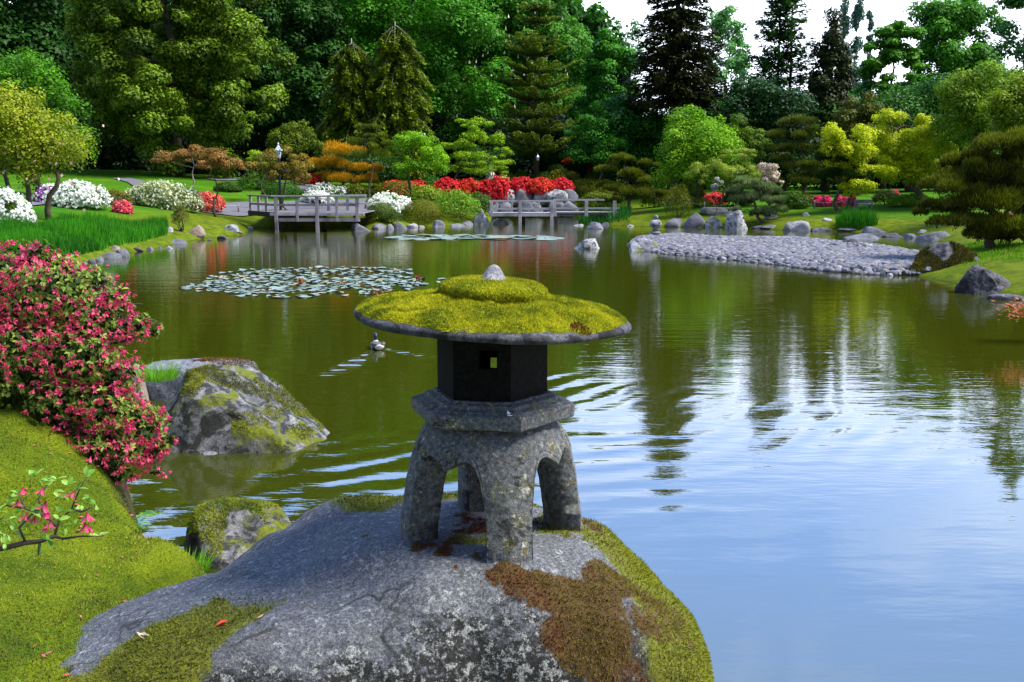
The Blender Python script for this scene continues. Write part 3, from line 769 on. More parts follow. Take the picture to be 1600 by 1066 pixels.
roof = lmesh('roof', RVv @ tilt.T + [0, 0, zr], RFc, rock_mat('roof_stone', (.020, .022, .026), (.003, .003, .004), (.12, .125, .14), darkamt=.95, scale=1.6), lan)
# moss blanket on the roof: real thickness, lumpy, with fuzzy tips
na2, nr2 = 420, 110
ang = np.linspace(0, 2 * np.pi, na2, endpoint=False); q = np.linspace(0, 1, nr2)
AN, Q = np.meshgrid(ang, q, indexing='ij')
cosv = np.stack([np.cos(AN) * 2.2, np.sin(AN) * 2.2, AN * 0], -1).reshape(-1, 3)
mr = (.489 + .012 * fbm(cosv * 3.0, 4, 95, .6)).reshape(AN.shape)
rad_ = .02 + (mr - .02) * Q
top_z = np.interp(rad_, rp[7:][::-1, 0], rp[7:][::-1, 1])
PP = np.stack([rad_ * np.cos(AN), rad_ * np.sin(AN), top_z], -1).reshape(-1, 3)
lump = fbm(PP * 11, 3, 96) * .5 + fbm(PP * 30, 3, 97) * .25
th_ = (.014 + .038 * np.clip(lump + .05, -.3, 1).reshape(AN.shape)) * np.clip((1 - Q) / .05, 0, 1) ** .5 - .004
PP[:, 2] += th_.ravel()
im = np.arange(na2 * nr2).reshape(na2, nr2); im2 = np.roll(im, -1, 0)
MF = np.stack([im[:, :-1], im[:, 1:], im2[:, 1:], im2[:, :-1]], -1).reshape(-1, 4)
PPt = PP @ tilt.T + [0, 0, zr]
b = NB('moss_blanket'); po = b.obj()
g1 = b.noise(120, 3, .7, po); g2 = b.noise(12, 3, .6, po)
mc = b.mix(b.ramp(g1, .35, .65), (.07, .085, .004), b.mix(g2, (.34, .36, .01), (.22, .26, .012)))
MBK = b.done(b.pri(mc, .95, b.bump(g1, 1.0, .01), .05))
mo = lmesh('moss', PPt, MF[:, ::-1] if False else MF, MBK, roof)
P, N = face_samples(PPt, MF, 130000, 21)
N = N * np.sign(N[:, 2:3])
t = .58 + 1.3 * fbm(P * 11, 3, 96) + .4 * fbm(P * 40, 2, 98); red = (np.hypot(P[:, 0] - .30, P[:, 1] + .36) < .035)
moss_cover('moss_tips', P[~red], N[~red], .0085, MOSS_Y, roof, 22, np.clip(t[~red], 0, 1))
moss_cover('red_moss', P[red], N[red], .0095, MOSS_R, roof, 23, np.clip(t[red] * .3, 0, 1))['label'] = 'small tuft of red moss'
# second tier with its own moss
rt = []
tier = [(.02, .070), (.168, .074), (.187, .088), (.193, .108), (.190, .124), (.168, .139), (.11, .148), (.05, .151), (.02, .151)]
tier = np.array(tier); at_ = np.concatenate([[0], np.cumsum(np.hypot(*np.diff(tier, axis=0).T))]); at_ /= at_[-1]
tq = np.linspace(0, 1, 50); tr = np.interp(tq, at_, tier[:, 0]); tz = np.interp(tq, at_, tier[:, 1])
TR, TA = np.meshgrid(tr, np.linspace(0, 2 * np.pi, 240, endpoint=False), indexing='ij')
TV = np.stack([TR * np.cos(TA), TR * np.sin(TA), np.repeat(tz[:, None], 240, 1)], -1).reshape(-1, 3)
TV += (TV - [0, 0, .11]) * (fbm(TV * 12, 3, 99) * .10)[:, None]
it = np.arange(50 * 240).reshape(50, 240); it2 = np.roll(it, -1, 1)
TF = np.stack([it[:-1], it2[:-1], it2[1:], it[1:]], -1).reshape(-1, 4)
TV[:, 2] += .012
TVt = TV @ tilt.T + [0, 0, zr]
lmesh('cap', TVt, TF, MBK, lan)
P, N = face_samples(TVt, TF, 34000, 25)
out_ = P - [0, 0, zr + .08]; s_ = np.sign((N * out_).sum(1))[:, None]; N = N * s_
k = P[:, 2] > zr + .085
capm = moss_cover('cap_moss', P[k], N[k], .008, MOSS_Y, lan, 26, np.clip(.6 + .8 * fbm(P[k] * 12, 3, 98), 0, 1))
fin = MB().lathe([(.052, .0), (.049, .008), (.042, .020), (.034, .034), (.026, .048), (.020, .057), (.012, .063), (.003, .066)], 28)
Vf = np.concatenate(fin.v); 
fo_ = mesh('finial', (Vf + [0, 0, .150]) @ tilt.T + [0, 0, zr], [np.concatenate(fin.f4), np.concatenate(fin.f3)], rock_mat('finial_stone', (.13, .13, .155), (.05, .05, .05), (.5, .5, .52), darkamt=.1, scale=2), lan)

# ------------------------------------------------------------------ plants
def clump_leaves(C, Rr, n, seed, up=.35, shell=(.55, 1.05), tiltn=.42):
    """n leaves for each clump centre C (k,3) with radii Rr (k,3)"""
    r = np.random.default_rng(seed); k = len(C); nn = np.broadcast_to(n, (k,)).astype(int); id_ = np.repeat(np.arange(k), nn); m = len(id_)
    d = r.normal(size=(m, 3)); d[:, 2] += up; d /= np.linalg.norm(d, axis=1)[:, None]
    rad_ = r.uniform(shell[0] ** 2, shell[1] ** 2, m) ** .5
    rad_ = np.where(r.random(m) < .10, rad_ * r.uniform(1.0, 1.4, m), rad_)
    P = C[id_] + d * Rr[id_] * rad_[:, None]
    N = d + r.normal(size=(m, 3)) * tiltn + [0, 0, .5]
    return P, N, id_, d
def limb_path(a, b_, seed, n=7, wob=.08, rise=.15):
    r = np.random.default_rng(seed); a = np.array(a, float); b_ = np.array(b_, float); l = np.linalg.norm(b_ - a); t = np.linspace(0, 1, n)[:, None]
    P = a + (b_ - a) * t; w_ = r.normal(size=(n, 3)) * wob * l; w_[0] = w_[-1] = 0; w_ = (w_ + np.roll(w_, 1, 0)) / 2; w_[0] = w_[-1] = 0
    P = P + w_; P[:, 2] += np.sin(t[:, 0] * np.pi) * rise * l * .3
    return P
def trunk_with_limbs(H0, top, targets, r0, seed, lean=(0, 0), wob=.04, first=.35):
    m = MB(); r = np.random.default_rng(seed)
    base = np.array([0, 0, -.15]); tp = np.array([lean[0], lean[1], top])
    P = limb_path(base, tp, seed, 12, wob, 0); R = np.linspace(r0, r0 * .25, 12); R[0] *= 1.35
    m.tube(P, R, 8)
    for j, t in enumerate(targets):
        k = int(np.clip(np.searchsorted(P[:, 2], max(top * first, min(t[2] - .35 * np.hypot(t[0] - P[5, 0], t[1] - P[5, 1]), top * .95))), 2, 11))
        Q = limb_path(P[k], t, seed + j + 1, 7, .07, .25); m.tube(Q, np.linspace(R[k] * .65, r0 * .06, 7), 6)
    return m
class Plant:
    """crown data in local metres: origin at the foot"""
    pass
def place(px, D, ytop, wpx, ybot=None, px_top=None):
    """foot (x,y,z), height, width, crown bottom (local z) from photo measurements"""
    X = at_Y(px, 285, D)[0]; z = gh(X, D); H = at_Y(px, ytop, D)[2] - z; W = wpx * mpp(D)
    zb_ = None if ybot is None else at_Y(px, ybot, D)[2] - z
    return (X, D, z), H, W, zb_
SEED = [100]
def nseed(): SEED[0] += 7; return SEED[0]
def finish(root, P, N, size, asp, mat, tint, seed, name='crown', along=None, curl=0.0):
    V, Fc = cards(P, N, size, asp, seed, curl, along)
    return mesh(name, V, Fc, mat, root, False, {'v': np.repeat(np.clip(tint, 0, 1), 4)})
def broadleaf(name, label, cat, px, D, ytop, wpx, ybot, c1, c2, n=14000, leaf=.26, nclump=70, cr=.20, group=None, trunk=.28, seed=None, shape=1.0, trans=.35, taper=0.0, depth=.8, flat=.8, bark=None, up=.35, lean=0.0):
    seed = seed or nseed(); r = np.random.default_rng(seed)
    if D >= 60: n = int(n * 1.7); leaf *= 1.15
    if D >= 60 and ybot > 230: ybot = 286
    loc, H, W, zb_ = place(px, D, ytop, wpx, ybot); root = empty(name, loc, label, cat, group)
    hz = (H - zb_) / 2; cz = zb_ + hz; a = W / 2
    d = r.normal(size=(nclump, 3)); d /= np.linalg.norm(d, axis=1)[:, None]; hz_ = np.hypot(d[:, 0], d[:, 1]) + 1e-6; hb_ = np.where(d[:, 2] < 0, (1 - np.abs(d[:, 2]) ** 4).clip(0) ** .5, (1 - d[:, 2] ** 2).clip(0) ** .5); d[:, 0] *= hb_ / hz_; d[:, 1] *= hb_ / hz_
    d[:, 1] = np.where(r.random(nclump) < .35, -np.abs(d[:, 1]), d[:, 1])
    q = r.uniform(.45, 1.0, nclump) ** .6
    rc = W * cr * r.uniform(.45, 1.35, nclump); d = d * (r.uniform(.84, 1.12, nclump) * (1 + (.6 if D < 60 else .42) * fbm(d * 1.7 + seed * .37, 2, seed)))[:, None]
    zf = d[:, 2] * q
    wfac = 1 - taper * np.clip((zf + 1) / 2, 0, 1)
    C = np.stack([d[:, 0] * q * (a - rc * .8).clip(.1) * wfac + lean * (zf + 1) * a, d[:, 1] * q * (a * depth - rc * .5).clip(.1) * wfac, cz + zf * (hz - rc * flat * .8).clip(.1)], 1)
    Rr = np.stack([rc, rc, rc * flat], 1)
    k = (rc / rc.mean()) ** 2; cnt = np.maximum(8, n * k / k.sum())
    P, N, id_, dd = clump_leaves(C, Rr, cnt, seed + 1, up)
    ct = np.clip(.5 + .22 * r.normal(size=nclump), 0, 1)
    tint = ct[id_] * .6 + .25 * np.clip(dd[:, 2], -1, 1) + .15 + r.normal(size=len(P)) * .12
    tg = C[np.argsort(r.random(nclump))[:9]]
    m = trunk_with_limbs(0, cz + hz * .55, tg, trunk, seed, wob=.02)
    m.build('trunk', bark or BARK, root, True)
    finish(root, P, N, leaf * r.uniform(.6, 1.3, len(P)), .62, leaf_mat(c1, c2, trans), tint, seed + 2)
    return root
def conifer(name, label, cat, px, D, ytop, wpx, ybot, c1, c2, droop=.15, tip=0.0, levels=22, per=9, n=60, leaf=.30, group=None, trunk=.3, bark=None, seed=None, taper=.85, width=.22, thick=.10, hang=0.0, asp=.3, basefill=0.0, trans=.2, gap=0.0, top_w=.06):
    """whorls of boughs on a straight trunk"""
    seed = seed or nseed(); r = np.random.default_rng(seed)
    loc, H, W, zb_ = place(px, D, ytop, wpx, ybot); root = empty(name, loc, label, cat, group)
    m = MB(); m.tube([[0, 0, -.2], [0, 0, H * .5], [0, 0, H * .98]], [trunk * 1.2, trunk * .7, .03], 8)
    PP_, NN_, TT_, AL = [], [], [], []
    for i in range(levels):
        t = (i + r.uniform(-.3, .3)) / levels; t = np.clip(t, 0, 1); z = zb_ + (H - zb_) * t
        Lm = W / 2 * ((1 - t) ** taper * (1 - top_w) + top_w) * (1 if t > .12 else .85 + t)
        for j in range(per):
            if r.random() < gap: continue
            an = 2 * np.pi * (j + r.uniform(-.35, .35)) / per + i * 1.3; l = Lm * r.uniform(.55, 1.12)
            if np.sin(an) > .35 and r.random() < .5: continue
            e = np.array([math.cos(an), math.sin(an) * .85]); tt = np.linspace(0, 1, 6)
            zz_ = z - droop * l * tt ** 1.3 + tip * l * tt ** 3
            B = np.stack([e[0] * l * tt, e[1] * l * tt, zz_], 1); m.tube(B, np.linspace(max(.015, trunk * .14), .008, 6), 4, False)
            k = max(8, int(n * (l / (W / 2)) ** 1.1)); s_ = r.random(k) ** .7 * .95 + .06; q = np.interp(s_, tt, zz_)
            wd = width * l * (1 - .6 * s_) + .08; lat = r.uniform(-1, 1, k)
            P = np.stack([e[0] * l * s_ - e[1] * lat * wd, e[1] * l * s_ + e[0] * lat * wd, q - np.abs(lat) * wd * .25 + r.normal(size=k) * thick * l * .35 - hang * r.random(k) * l * .5], 1)
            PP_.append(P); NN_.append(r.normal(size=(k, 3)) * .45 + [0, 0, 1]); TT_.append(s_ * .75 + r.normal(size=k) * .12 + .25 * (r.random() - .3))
            al = np.stack([e[0] + -e[1] * lat, e[1] + e[0] * lat, np.full(k, -.2 - hang * 3)], 1) + r.normal(size=(k, 3)) * .25; AL.append(al)
    P = np.concatenate(PP_); N = np.concatenate(NN_); T = np.concatenate(TT_); A = np.concatenate(AL)
    m.build('trunk', bark or BARK, root, True)
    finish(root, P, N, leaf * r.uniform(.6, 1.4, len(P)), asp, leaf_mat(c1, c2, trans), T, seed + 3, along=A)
    return root
def padded(name, label, cat, px, D, pads, c1, c2, ybase=None, n=9000, leaf=.13, asp=.5, group=None, trunk=.12, seed=None, needles=False, trans=.35, clumpy=7, bark=None, lean=None, flat=.32, topc=None, second=None, hs=1.25):
    """tree of separate flattened foliage layers: pads = (px, py, width px, height px, depth offset m)"""
    seed = seed or nseed(); r = np.random.default_rng(seed)
    if ybase is None: X = at_Y(px, 285, D)[0]; loc = np.array([X, D, gh(X, D)])
    else:
        loc = ong(px, ybase)
        if loc[1] > max(D + 6, 60): D_ = max(D, 60); X = at_Y(px, 285, D_)[0]; loc = np.array([X, D_, gh(X, D_)])
        D = loc[1]
    root = empty(name, loc, label, cat, group); area = sum(p[2] * p[3] for p in pads); PP_, NN_, TT_ = [], [], []; targets = []
    for j, p in enumerate(pads):
        dy = p[4] if len(p) > 4 else r.uniform(-.4, .4); c = at_Y(p[0], p[1], D + dy) - loc; a = p[2] / 2 * mpp(D) * 1.1; h = p[3] / 2 * mpp(D) * hs
        k = max(3, int(clumpy * p[2] / 50)); cnt = int(n * p[2] * p[3] / area)
        if needles:
            m_ = cnt; kk_ = max(4, int(p[2] / 9)); g = r.random((kk_, 2)) * [2 * np.pi, 1]; g_r = g[:, 1] ** .55 * .80
            sc = np.stack([np.cos(g[:, 0]) * g_r * a, np.sin(g[:, 0]) * g_r * a * .8, h * .9 * (1 - g_r ** 2) * r.uniform(.5, 1.1, kk_) - h * .35], 1); sr = r.uniform(.24, .46, kk_)
            w_ = sr ** 2; id_ = r.choice(kk_, m_, p=w_ / w_.sum()); d = r.normal(size=(m_, 3)); d[:, 2] = np.abs(d[:, 2]) * .9 - .25 * (r.random(m_) < .4); d /= np.linalg.norm(d, axis=1)[:, None]
            rad3 = np.stack([sr * a, sr * a * .8, np.minimum(sr * a * .8, h * .75)], 1)[id_]
            P = c + sc[id_] + d * rad3 * r.uniform(.7, 1.08, m_)[:, None]
            N = d * [.8, .8, .5] + [0, 0, 1.1] + r.normal(size=(m_, 3)) * .3
            PP_.append(P); NN_.append(N); TT_.append(np.clip(d[:, 2] * .75 + .30 + r.normal(size=kk_)[id_] * .12 + r.normal(size=m_) * .15, 0, 1))
        else:
            cc = r.normal(size=(k, 3)); cc /= np.linalg.norm(cc, axis=1)[:, None]; cc *= r.uniform(.3, 1.0, k)[:, None] ** .7
            C = c + cc * [a * .92, a * .8, h * 1.05]; rc = np.stack([np.full(k, a), np.full(k, a), np.full(k, h)], 1) * r.uniform(.28, .5, (k, 1)) * [1, 1, 1.3]
            P, N, id_, dd = clump_leaves(C, rc, int(max(8, cnt // k)), seed + j, .5)
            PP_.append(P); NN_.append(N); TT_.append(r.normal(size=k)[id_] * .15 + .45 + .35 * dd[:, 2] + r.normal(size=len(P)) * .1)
        targets.append(c - [0, 0, h * .3])
    P = np.concatenate(PP_); N = np.concatenate(NN_); T = np.clip(np.concatenate(TT_), 0, 1)
    top = max(t[2] for t in targets); tp = targets[int(np.argmax([t[2] for t in targets]))]
    m = trunk_with_limbs(0, top * .97, targets, trunk, seed, lean=(tp[0], tp[1]), wob=.06, first=.25)
    m.build('trunk', bark or BARK, root, True)
    mat = leaf_mat(c1, c2, trans)
    if needles:
        V, Fc = blades(P, N, leaf * r.uniform(.6, 1.3, len(P)), leaf * .28, seed + 2); mesh('crown', V, Fc, mat, root, False, {'v': np.repeat(T, 3)})
    else: finish(root, P, N, leaf * r.uniform(.6, 1.3, len(P)), asp, mat, T, seed + 2)
    return root
def domes(name, label, cat, parts, c1, c2, n=5000, leaf=.07, asp=.6, group=None, bloom=None, bloom_n=0, bloom_size=.09, bloom_where=None, seed=None, lumps=.10, D=None, trans=.3, tiltn=.5, up=0.0, stems=True, ext=True):
    """shrub made of rounded masses; parts = (px, y_top, y_base, width px [, depth]) measured on the photo"""
    seed = seed or nseed(); r = np.random.default_rng(seed); p0 = parts[0]
    loc = ong(p0[0], p0[2]) if D is None else np.array([at_Y(p0[0], 285, D)[0], D, gh(at_Y(p0[0], 285, D)[0], D)])
    root = empty(name, loc, label, cat, group); Y0 = loc[1]; tot = sum(p[3] * (p[2] - p[1]) for p in parts); PP_, NN_, TT_, DD = [], [], [], []
    for j, p in enumerate(parts):
        Yp = Y0 + (p[4] if len(p) > 4 else r.uniform(-.2, .2)); top = at_Y(p[0], p[1], Yp); bot = at_Y(p[0], p[2], Yp); bot[2] = min(bot[2], gh(bot[0], Yp)) if (D is not None and ext) else bot[2]; a = p[3] / 2 * mpp(Yp); h = top[2] - bot[2]
        m_ = int(n * p[3] * (p[2] - p[1]) / tot); d = r.normal(size=(m_, 3)); d[:, 2] = np.abs(d[:, 2]) - .35 * (r.random(m_) < .35) + up; d /= np.linalg.norm(d, axis=1)[:, None]
        q = 1 + lumps * 2.2 * fbm(d * 2.6 + seed + j * 5, 3, seed) + .35 * lumps * r.normal(size=m_)
        rr = q * (r.uniform(.80, 1.0, m_))
        c = np.array([bot[0], Yp, bot[2] + h * .22]) - loc
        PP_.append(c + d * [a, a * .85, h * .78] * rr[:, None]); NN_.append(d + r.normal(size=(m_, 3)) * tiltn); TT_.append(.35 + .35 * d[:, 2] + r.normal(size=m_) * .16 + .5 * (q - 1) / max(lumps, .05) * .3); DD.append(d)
    P = np.concatenate(PP_); N = np.concatenate(NN_); T = np.concatenate(TT_); d = np.concatenate(DD)
    if stems:
        m = MB()
        for j in range(5):
            t = P[r.integers(len(P))] * .75; m.tube(limb_path([t[0] * .15, t[1] * .15, -.1], t, seed + j, 5, .1), np.linspace(.03, .008, 5), 5)
        m.build('stem', BARK, root, True)
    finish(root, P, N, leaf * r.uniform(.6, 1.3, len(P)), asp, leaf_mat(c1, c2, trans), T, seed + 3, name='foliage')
    if bloom is not None:
        for bi, (bc1, bc2, bn, lo, hi, sz) in enumerate(bloom):
            k = r.choice(len(P), min(bn, len(P)), replace=False) if bn < len(P) else r.integers(0, len(P), bn)
            fx = (P[k, 0] - P[:, 0].min()) / (np.ptp(P[:, 0]) + 1e-6); pn = fbm(P[k] * 2.5, 2, seed + 5)
            kk_ = k[(fx >= lo) & (fx <= hi) & (pn > -.35) & (d[k, 2] > -.25)]
            BP = P[kk_] + d[kk_] * sz * .5
            # each blossom: three crossing petals
            V1, F1 = cards(np.repeat(BP, 3, 0) + r.normal(size=(len(BP) * 3, 3)) * sz * .25, np.repeat(d[kk_], 3, 0) + r.normal(size=(len(BP) * 3, 3)) * .6, sz * r.uniform(.7, 1.2, len(BP) * 3), .85, seed + 8 + bi)
            mesh('blossom', V1, F1, leaf_mat(bc1, bc2, .3, nm='petal'), root, False, {'v': np.repeat(r.random(len(BP) * 3), 4)})
    return root

# ------------------------------------------------------------------ tall trees behind the garden
DG1, DG2 = (.006, .028, .003), (.035, .12, .008)        # very dark evergreen
MG1, MG2 = (.014, .085, .004), (.11, .36, .010)         # mid green deciduous
LG1, LG2 = (.03, .12, .008), (.10, .32, .02)             # light green deciduous
YG1, YG2 = (.03, .045, .004), (.20, .20, .010)           # yellow green
G_BACK = 'tall trees standing behind the garden'
broadleaf('evergreen_tree', 'dark evergreen tree filling the upper left corner of the photo', 'tree', 20, 72, -250, 360, 262, DG1, (.025, .10, .01), 38000, .30, 110, .12, G_BACK, .4, trans=.15)
broadleaf('cedar_tree', 'massive yellow green rounded conifer with many lit tufts, behind the left lawn', 'tree', 275, 64, -160, 340, 262, (.012, .036, .003), (.18, .30, .010), 76000, .20, 400, .060, G_BACK, .45, trans=.2, taper=.15, flat=.75)
broadleaf('ivy_tree', 'very dark green tree between the massive yellow green conifer and the weeping conifers', 'tree', 455, 76, -215, 200, 250, DG1, (.03, .12, .008), 42000, .26, 160, .10, G_BACK, .4, trans=.15)
broadleaf('deciduous_tree', 'bright mid green leafy tree behind and above the two weeping conifers', 'tree', 640, 82, -230, 300, 235, MG1, (.09, .34, .012), 48000, .24, 190, .09, G_BACK, .4, trans=.3)
broadleaf('chestnut_tree', 'fresh green leafy tree rising behind the layered fir', 'tree', 830, 86, -75, 230, 240, MG1, (.10, .30, .02), 34000, .24, 170, .085, G_BACK, .4, trans=.3, taper=.3)
_r = np.random.default_rng(8); _c = bpy.data.objects['chestnut_tree']; _p = np.column_stack([_r.uniform(-6.5, 3, 160), _r.uniform(-4.5, -2.5, 160), _r.uniform(4, 14, 160)])
V1, F1 = blades(_p, np.tile([0, 0, 1.0], (160, 1)) + _r.normal(size=(160, 3)) * .15, .30, .18, 2)
mesh('blossom', V1, F1, leaf_mat((.5, .55, .4), (.8, .8, .7), .3, nm='petal'), _c, False, {'v': _r.random(480)})
broadleaf('beech_tree', 'smooth bright green tree between the layered fir and the dark spruce', 'tree', 950, 74, 42, 130, 262, (.012, .08, .006), (.07, .29, .012), 26000, .20, 150, .09, G_BACK, .3, trans=.35, taper=.35)
broadleaf('understory_tree', 'deep green bushy tree under the dark spruce trunk', 'tree', 990, 68, 150, 190, 268, (.008, .05, .005), (.03, .15, .01), 16000, .20, 80, .12, G_BACK, .2, trans=.3)
broadleaf('pale_tree', 'pale airy green treetop against the sky right of the dark spruce', 'tree', 1128, 96, -10, 95, 190, (.06, .20, .05), (.20, .42, .16), 4200, .28, 55, .13, G_BACK, .2, trans=.4)
broadleaf('hazel_tree', 'small pale airy treetop in the sky gap left of the dark spruce', 'tree', 972, 98, 30, 70, 130, (.06, .16, .06), (.18, .34, .16), 1500, .26, 30, .14, G_BACK, .15, trans=.4)
conifer('spruce_tree', 'tall nearly black spruce with bare lower trunk against the sky', 'tree', 1052, 66, -120, 178, 155, (.002, .004, .002), (.030, .038, .005), .30, .10, 30, 12, 230, .34, G_BACK, .38, bark=bark_mat((.06, .05, .05), (.16, .13, .12), 'spruce_bark'), hang=.16, asp=.32, taper=.75, top_w=.12, trans=.08, width=.25)
conifer('twin_conifer', 'open dark green conifer with two straight trunks against the sky', 'tree', 1208, 72, -48, 130, 190, (.006, .022, .006), (.045, .12, .02), -.05, .08, 24, 9, 150, .34, G_BACK, .16, taper=.6, asp=.4, width=.3, thick=.2, top_w=.25, gap=.15)
m = MB(); m.tube([[.9, .1, -.2], [.95, .1, 9], [.8, 0, 14.5]], [.16, .1, .03], 7); m.build('trunk', BARK, bpy.data.objects['twin_conifer'], True)
broadleaf('cypress_tree', 'dark rounded cypress with a brownish top beside the poplars', 'tree', 1290, 70, 28, 92, 225, (.004, .012, .003), (.040, .060, .008), 14000, .18, 120, .13, G_BACK, .25, trans=.1, taper=.5)
for px_, yt_, wd_, lb_ in ((1306, -34, 22, 'leftmost and tallest of the three thin blue grey poplars'), (1326, -18, 24, 'middle one of the three thin blue grey poplars'), (1345, 22, 16, 'short rightmost one of the three thin blue grey poplars')):
    broadleaf('poplar_tree', lb_, 'tree', px_, 118, yt_, wd_, 215, (.05, .12, .09), (.16, .28, .22), 3600, .26, 46, .26, 'poplars far behind against the sky', .16, trans=.3, flat=1.6)
broadleaf('pine_tree', 'airy flat topped green tree with sky between its branches, beside the big domed tree', 'tree', 1380, 74, 38, 110, 225, (.014, .08, .005), (.11, .32, .012), 11000, .24, 90, .12, G_BACK, .22, trans=.35, flat=.5)
broadleaf('maple_tree', 'big green tree with a domed crown against the sky at upper right', 'tree', 1478, 76, -28, 205, 235, (.012, .07, .006), (.09, .31, .012), 36000, .22, 120, .10, G_BACK, .35, trans=.3, taper=.25)
broadleaf('birch_tree', 'airy blue green tree cut off by the right edge of the photo', 'tree', 1615, 64, -150, 150, 240, (.02, .09, .02), (.10, .28, .05), 11000, .22, 60, .13, G_BACK, .2, trans=.35)
broadleaf('olive_tree', 'olive green leafy tree on the right behind the lime maple', 'tree', 1520, 48, 88, 165, 255, (.03, .08, .004), (.24, .36, .010), 19000, .15, 100, .11, 'garden trees at the right', .22, trans=.35)
broadleaf('bushy_tree', 'yellow green leafy tree at the right edge, above the dark pine', 'tree', 1592, 40, 100, 130, 245, (.04, .09, .004), (.27, .36, .010), 12000, .14, 80, .13, 'garden trees at the right', .2, trans=.35)
broadleaf('red_maple', 'red leaved maple twig showing at the right edge of the photo', 'small tree', 1606, 36, 140, 26, 172, (.25, .02, .005), (.5, .07, .02), 500, .12, 8, .3, None, .05)
broadleaf('round_tree', 'broad olive brown domed tree behind the lime maple', 'tree', 1340, 60, 155, 118, 262, (.03, .05, .004), (.13, .14, .008), 15000, .13, 130, .09, 'garden trees at the right', .2, trans=.25)
broadleaf('dark_shrub_tree', 'dark green thicket under the twin trunk conifer', 'tree', 1185, 64, 105, 200, 268, (.004, .02, .004), (.02, .085, .01), 15000, .18, 90, .12, G_BACK, .2, trans=.2)
broadleaf('laurel_tree', 'dark green thicket below the open sky branches, right of the round cypress', 'tree', 1420, 66, 112, 260, 268, (.010, .05, .004), (.06, .20, .01), 19000, .18, 90, .12, G_BACK, .2, trans=.2)
conifer('weeping_conifer', 'left one of two drooping yellow green conifers with pale bare trunks', 'tree', 555, 66, 55, 135, 225, (.008, .04, .004), (.17, .24, .008), .75, 0, 18, 11, 330, .32, 'weeping conifers behind the pines', .11, BARK_PALE, hang=.30, asp=.4, taper=.45, top_w=.25, width=.25, gap=.25)
conifer('weeping_conifer', 'right and taller one of two drooping yellow green conifers with pale bare trunks', 'tree', 622, 66, 28, 150, 225, (.008, .04, .004), (.17, .24, .008), .85, 0, 18, 11, 330, .32, 'weeping conifers behind the pines', .12, BARK_PALE, hang=.30, asp=.4, taper=.40, top_w=.3, width=.25, gap=.18)
conifer('layered_fir', 'tall fir with horizontal yellow tipped tiers of branches behind the red azaleas', 'tree', 838, 70, -5, 160, 245, (.004, .018, .003), (.17, .25, .010), -.14, .16, 11, 13, 620, .20, G_BACK, .2, asp=.3, taper=.55, width=.32, thick=.018, top_w=.12)
padded('small_maple', 'small bright green tree with drooping tiers in front of the spruce', 'tree', 935, 65, [(940, 172, 26, 24), (925, 192, 50, 22), (950, 200, 50, 20), (905, 205, 40, 16), (930, 222, 84, 26), (960, 228, 46, 30), (925, 245, 70, 20)], (.008, .06, .005), (.06, .26, .012), None, 8000, .14, .55, None, .08, trans=.3)
broadleaf('left_maple', 'mid green leafy tree on the left lawn, taller of the two there', 'tree', 60, 44, 70, 200, 275, (.02, .08, .004), (.11, .31, .008), 15000, .15, 100, .12, 'trees on the left lawn', .16, trans=.35, taper=.2)
broadleaf('dogwood_tree', 'yellow leaved small tree with pale and pink flecks at the left edge', 'tree', 42, 33, 130, 200, 298, (.05, .09, .005), (.38, .42, .018), 22000, .10, 120, .13, 'trees on the left lawn', .11, trans=.35)
m = MB(); r_ = bpy.data.objects['dogwood_tree']
for dx_ in (-.75, -.45, .55):
    m.tube(limb_path([dx_, .2, -.2], [dx_ * 1.8, .1, 1.6], 20 + int(dx_ * 10), 6, .05), np.linspace(.11, .06, 6), 7)
m.build('trunk', BARK, r_, True)
V1, F1 = cards(rng.normal(size=(90, 3)) * [1.2, .9, .8] + [0, -.4, 1.7], rng.normal(size=(90, 3)), .13, .8, 3)
mesh('blossom', V1, F1, leaf_mat((.45, .16, .16), (.6, .5, .5), .3, nm='petal'), r_, False, {'v': rng.random(360)})
for q in range(7):      # hidden understory between the trunks far behind
    pass
# far-off wood closing the view behind the named trees on the left
def far_wood():
    r = np.random.default_rng(77); PP_, NN_, TT_ = [], [], []; m = MB()
    for px_ in list(range(-740, 930, 48)) + [1120, 1180, 1240, 1290, 1360, 1430, 1500, 1570, 1640]:
        D_ = r.uniform(94, 104); left = px_ < 930; yt = (-235 if px_ < 620 else -170 if px_ < 780 else -20) if left else 155
        loc, H, W, zb_ = place(px_, D_, yt + r.uniform(-20, 20), 120, 268); k = 76
        C = np.stack([loc[0] + r.normal(size=k) * W * .25, loc[1] + r.normal(size=k) * W * .2, loc[2] + .6 + r.random(k) * (H - 2)], 1); rc = np.repeat(r.uniform(.13, .24, (k, 1)) * W, 3, 1) * [1, 1, 1.2]
        P, N, i_, dd = clump_leaves(C, rc, 190, int(px_ + 900)); PP_.append(P); NN_.append(N); TT_.append(.3 + .3 * dd[:, 2] + r.normal(size=len(P)) * .2)
        m.tube([[loc[0], loc[1], loc[2] - .2], [loc[0], loc[1], loc[2] + H * .8]], [.35, .1], 6)
    P = np.concatenate(PP_); V, Fc = cards(P, np.concatenate(NN_), .62, .7, 3)
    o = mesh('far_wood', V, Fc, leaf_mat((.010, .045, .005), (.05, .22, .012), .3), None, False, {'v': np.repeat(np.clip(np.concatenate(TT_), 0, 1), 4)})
    tag(o, kind='stuff'); t = m.build('wood_trunks', BARK, o)
    P = []
far_wood()
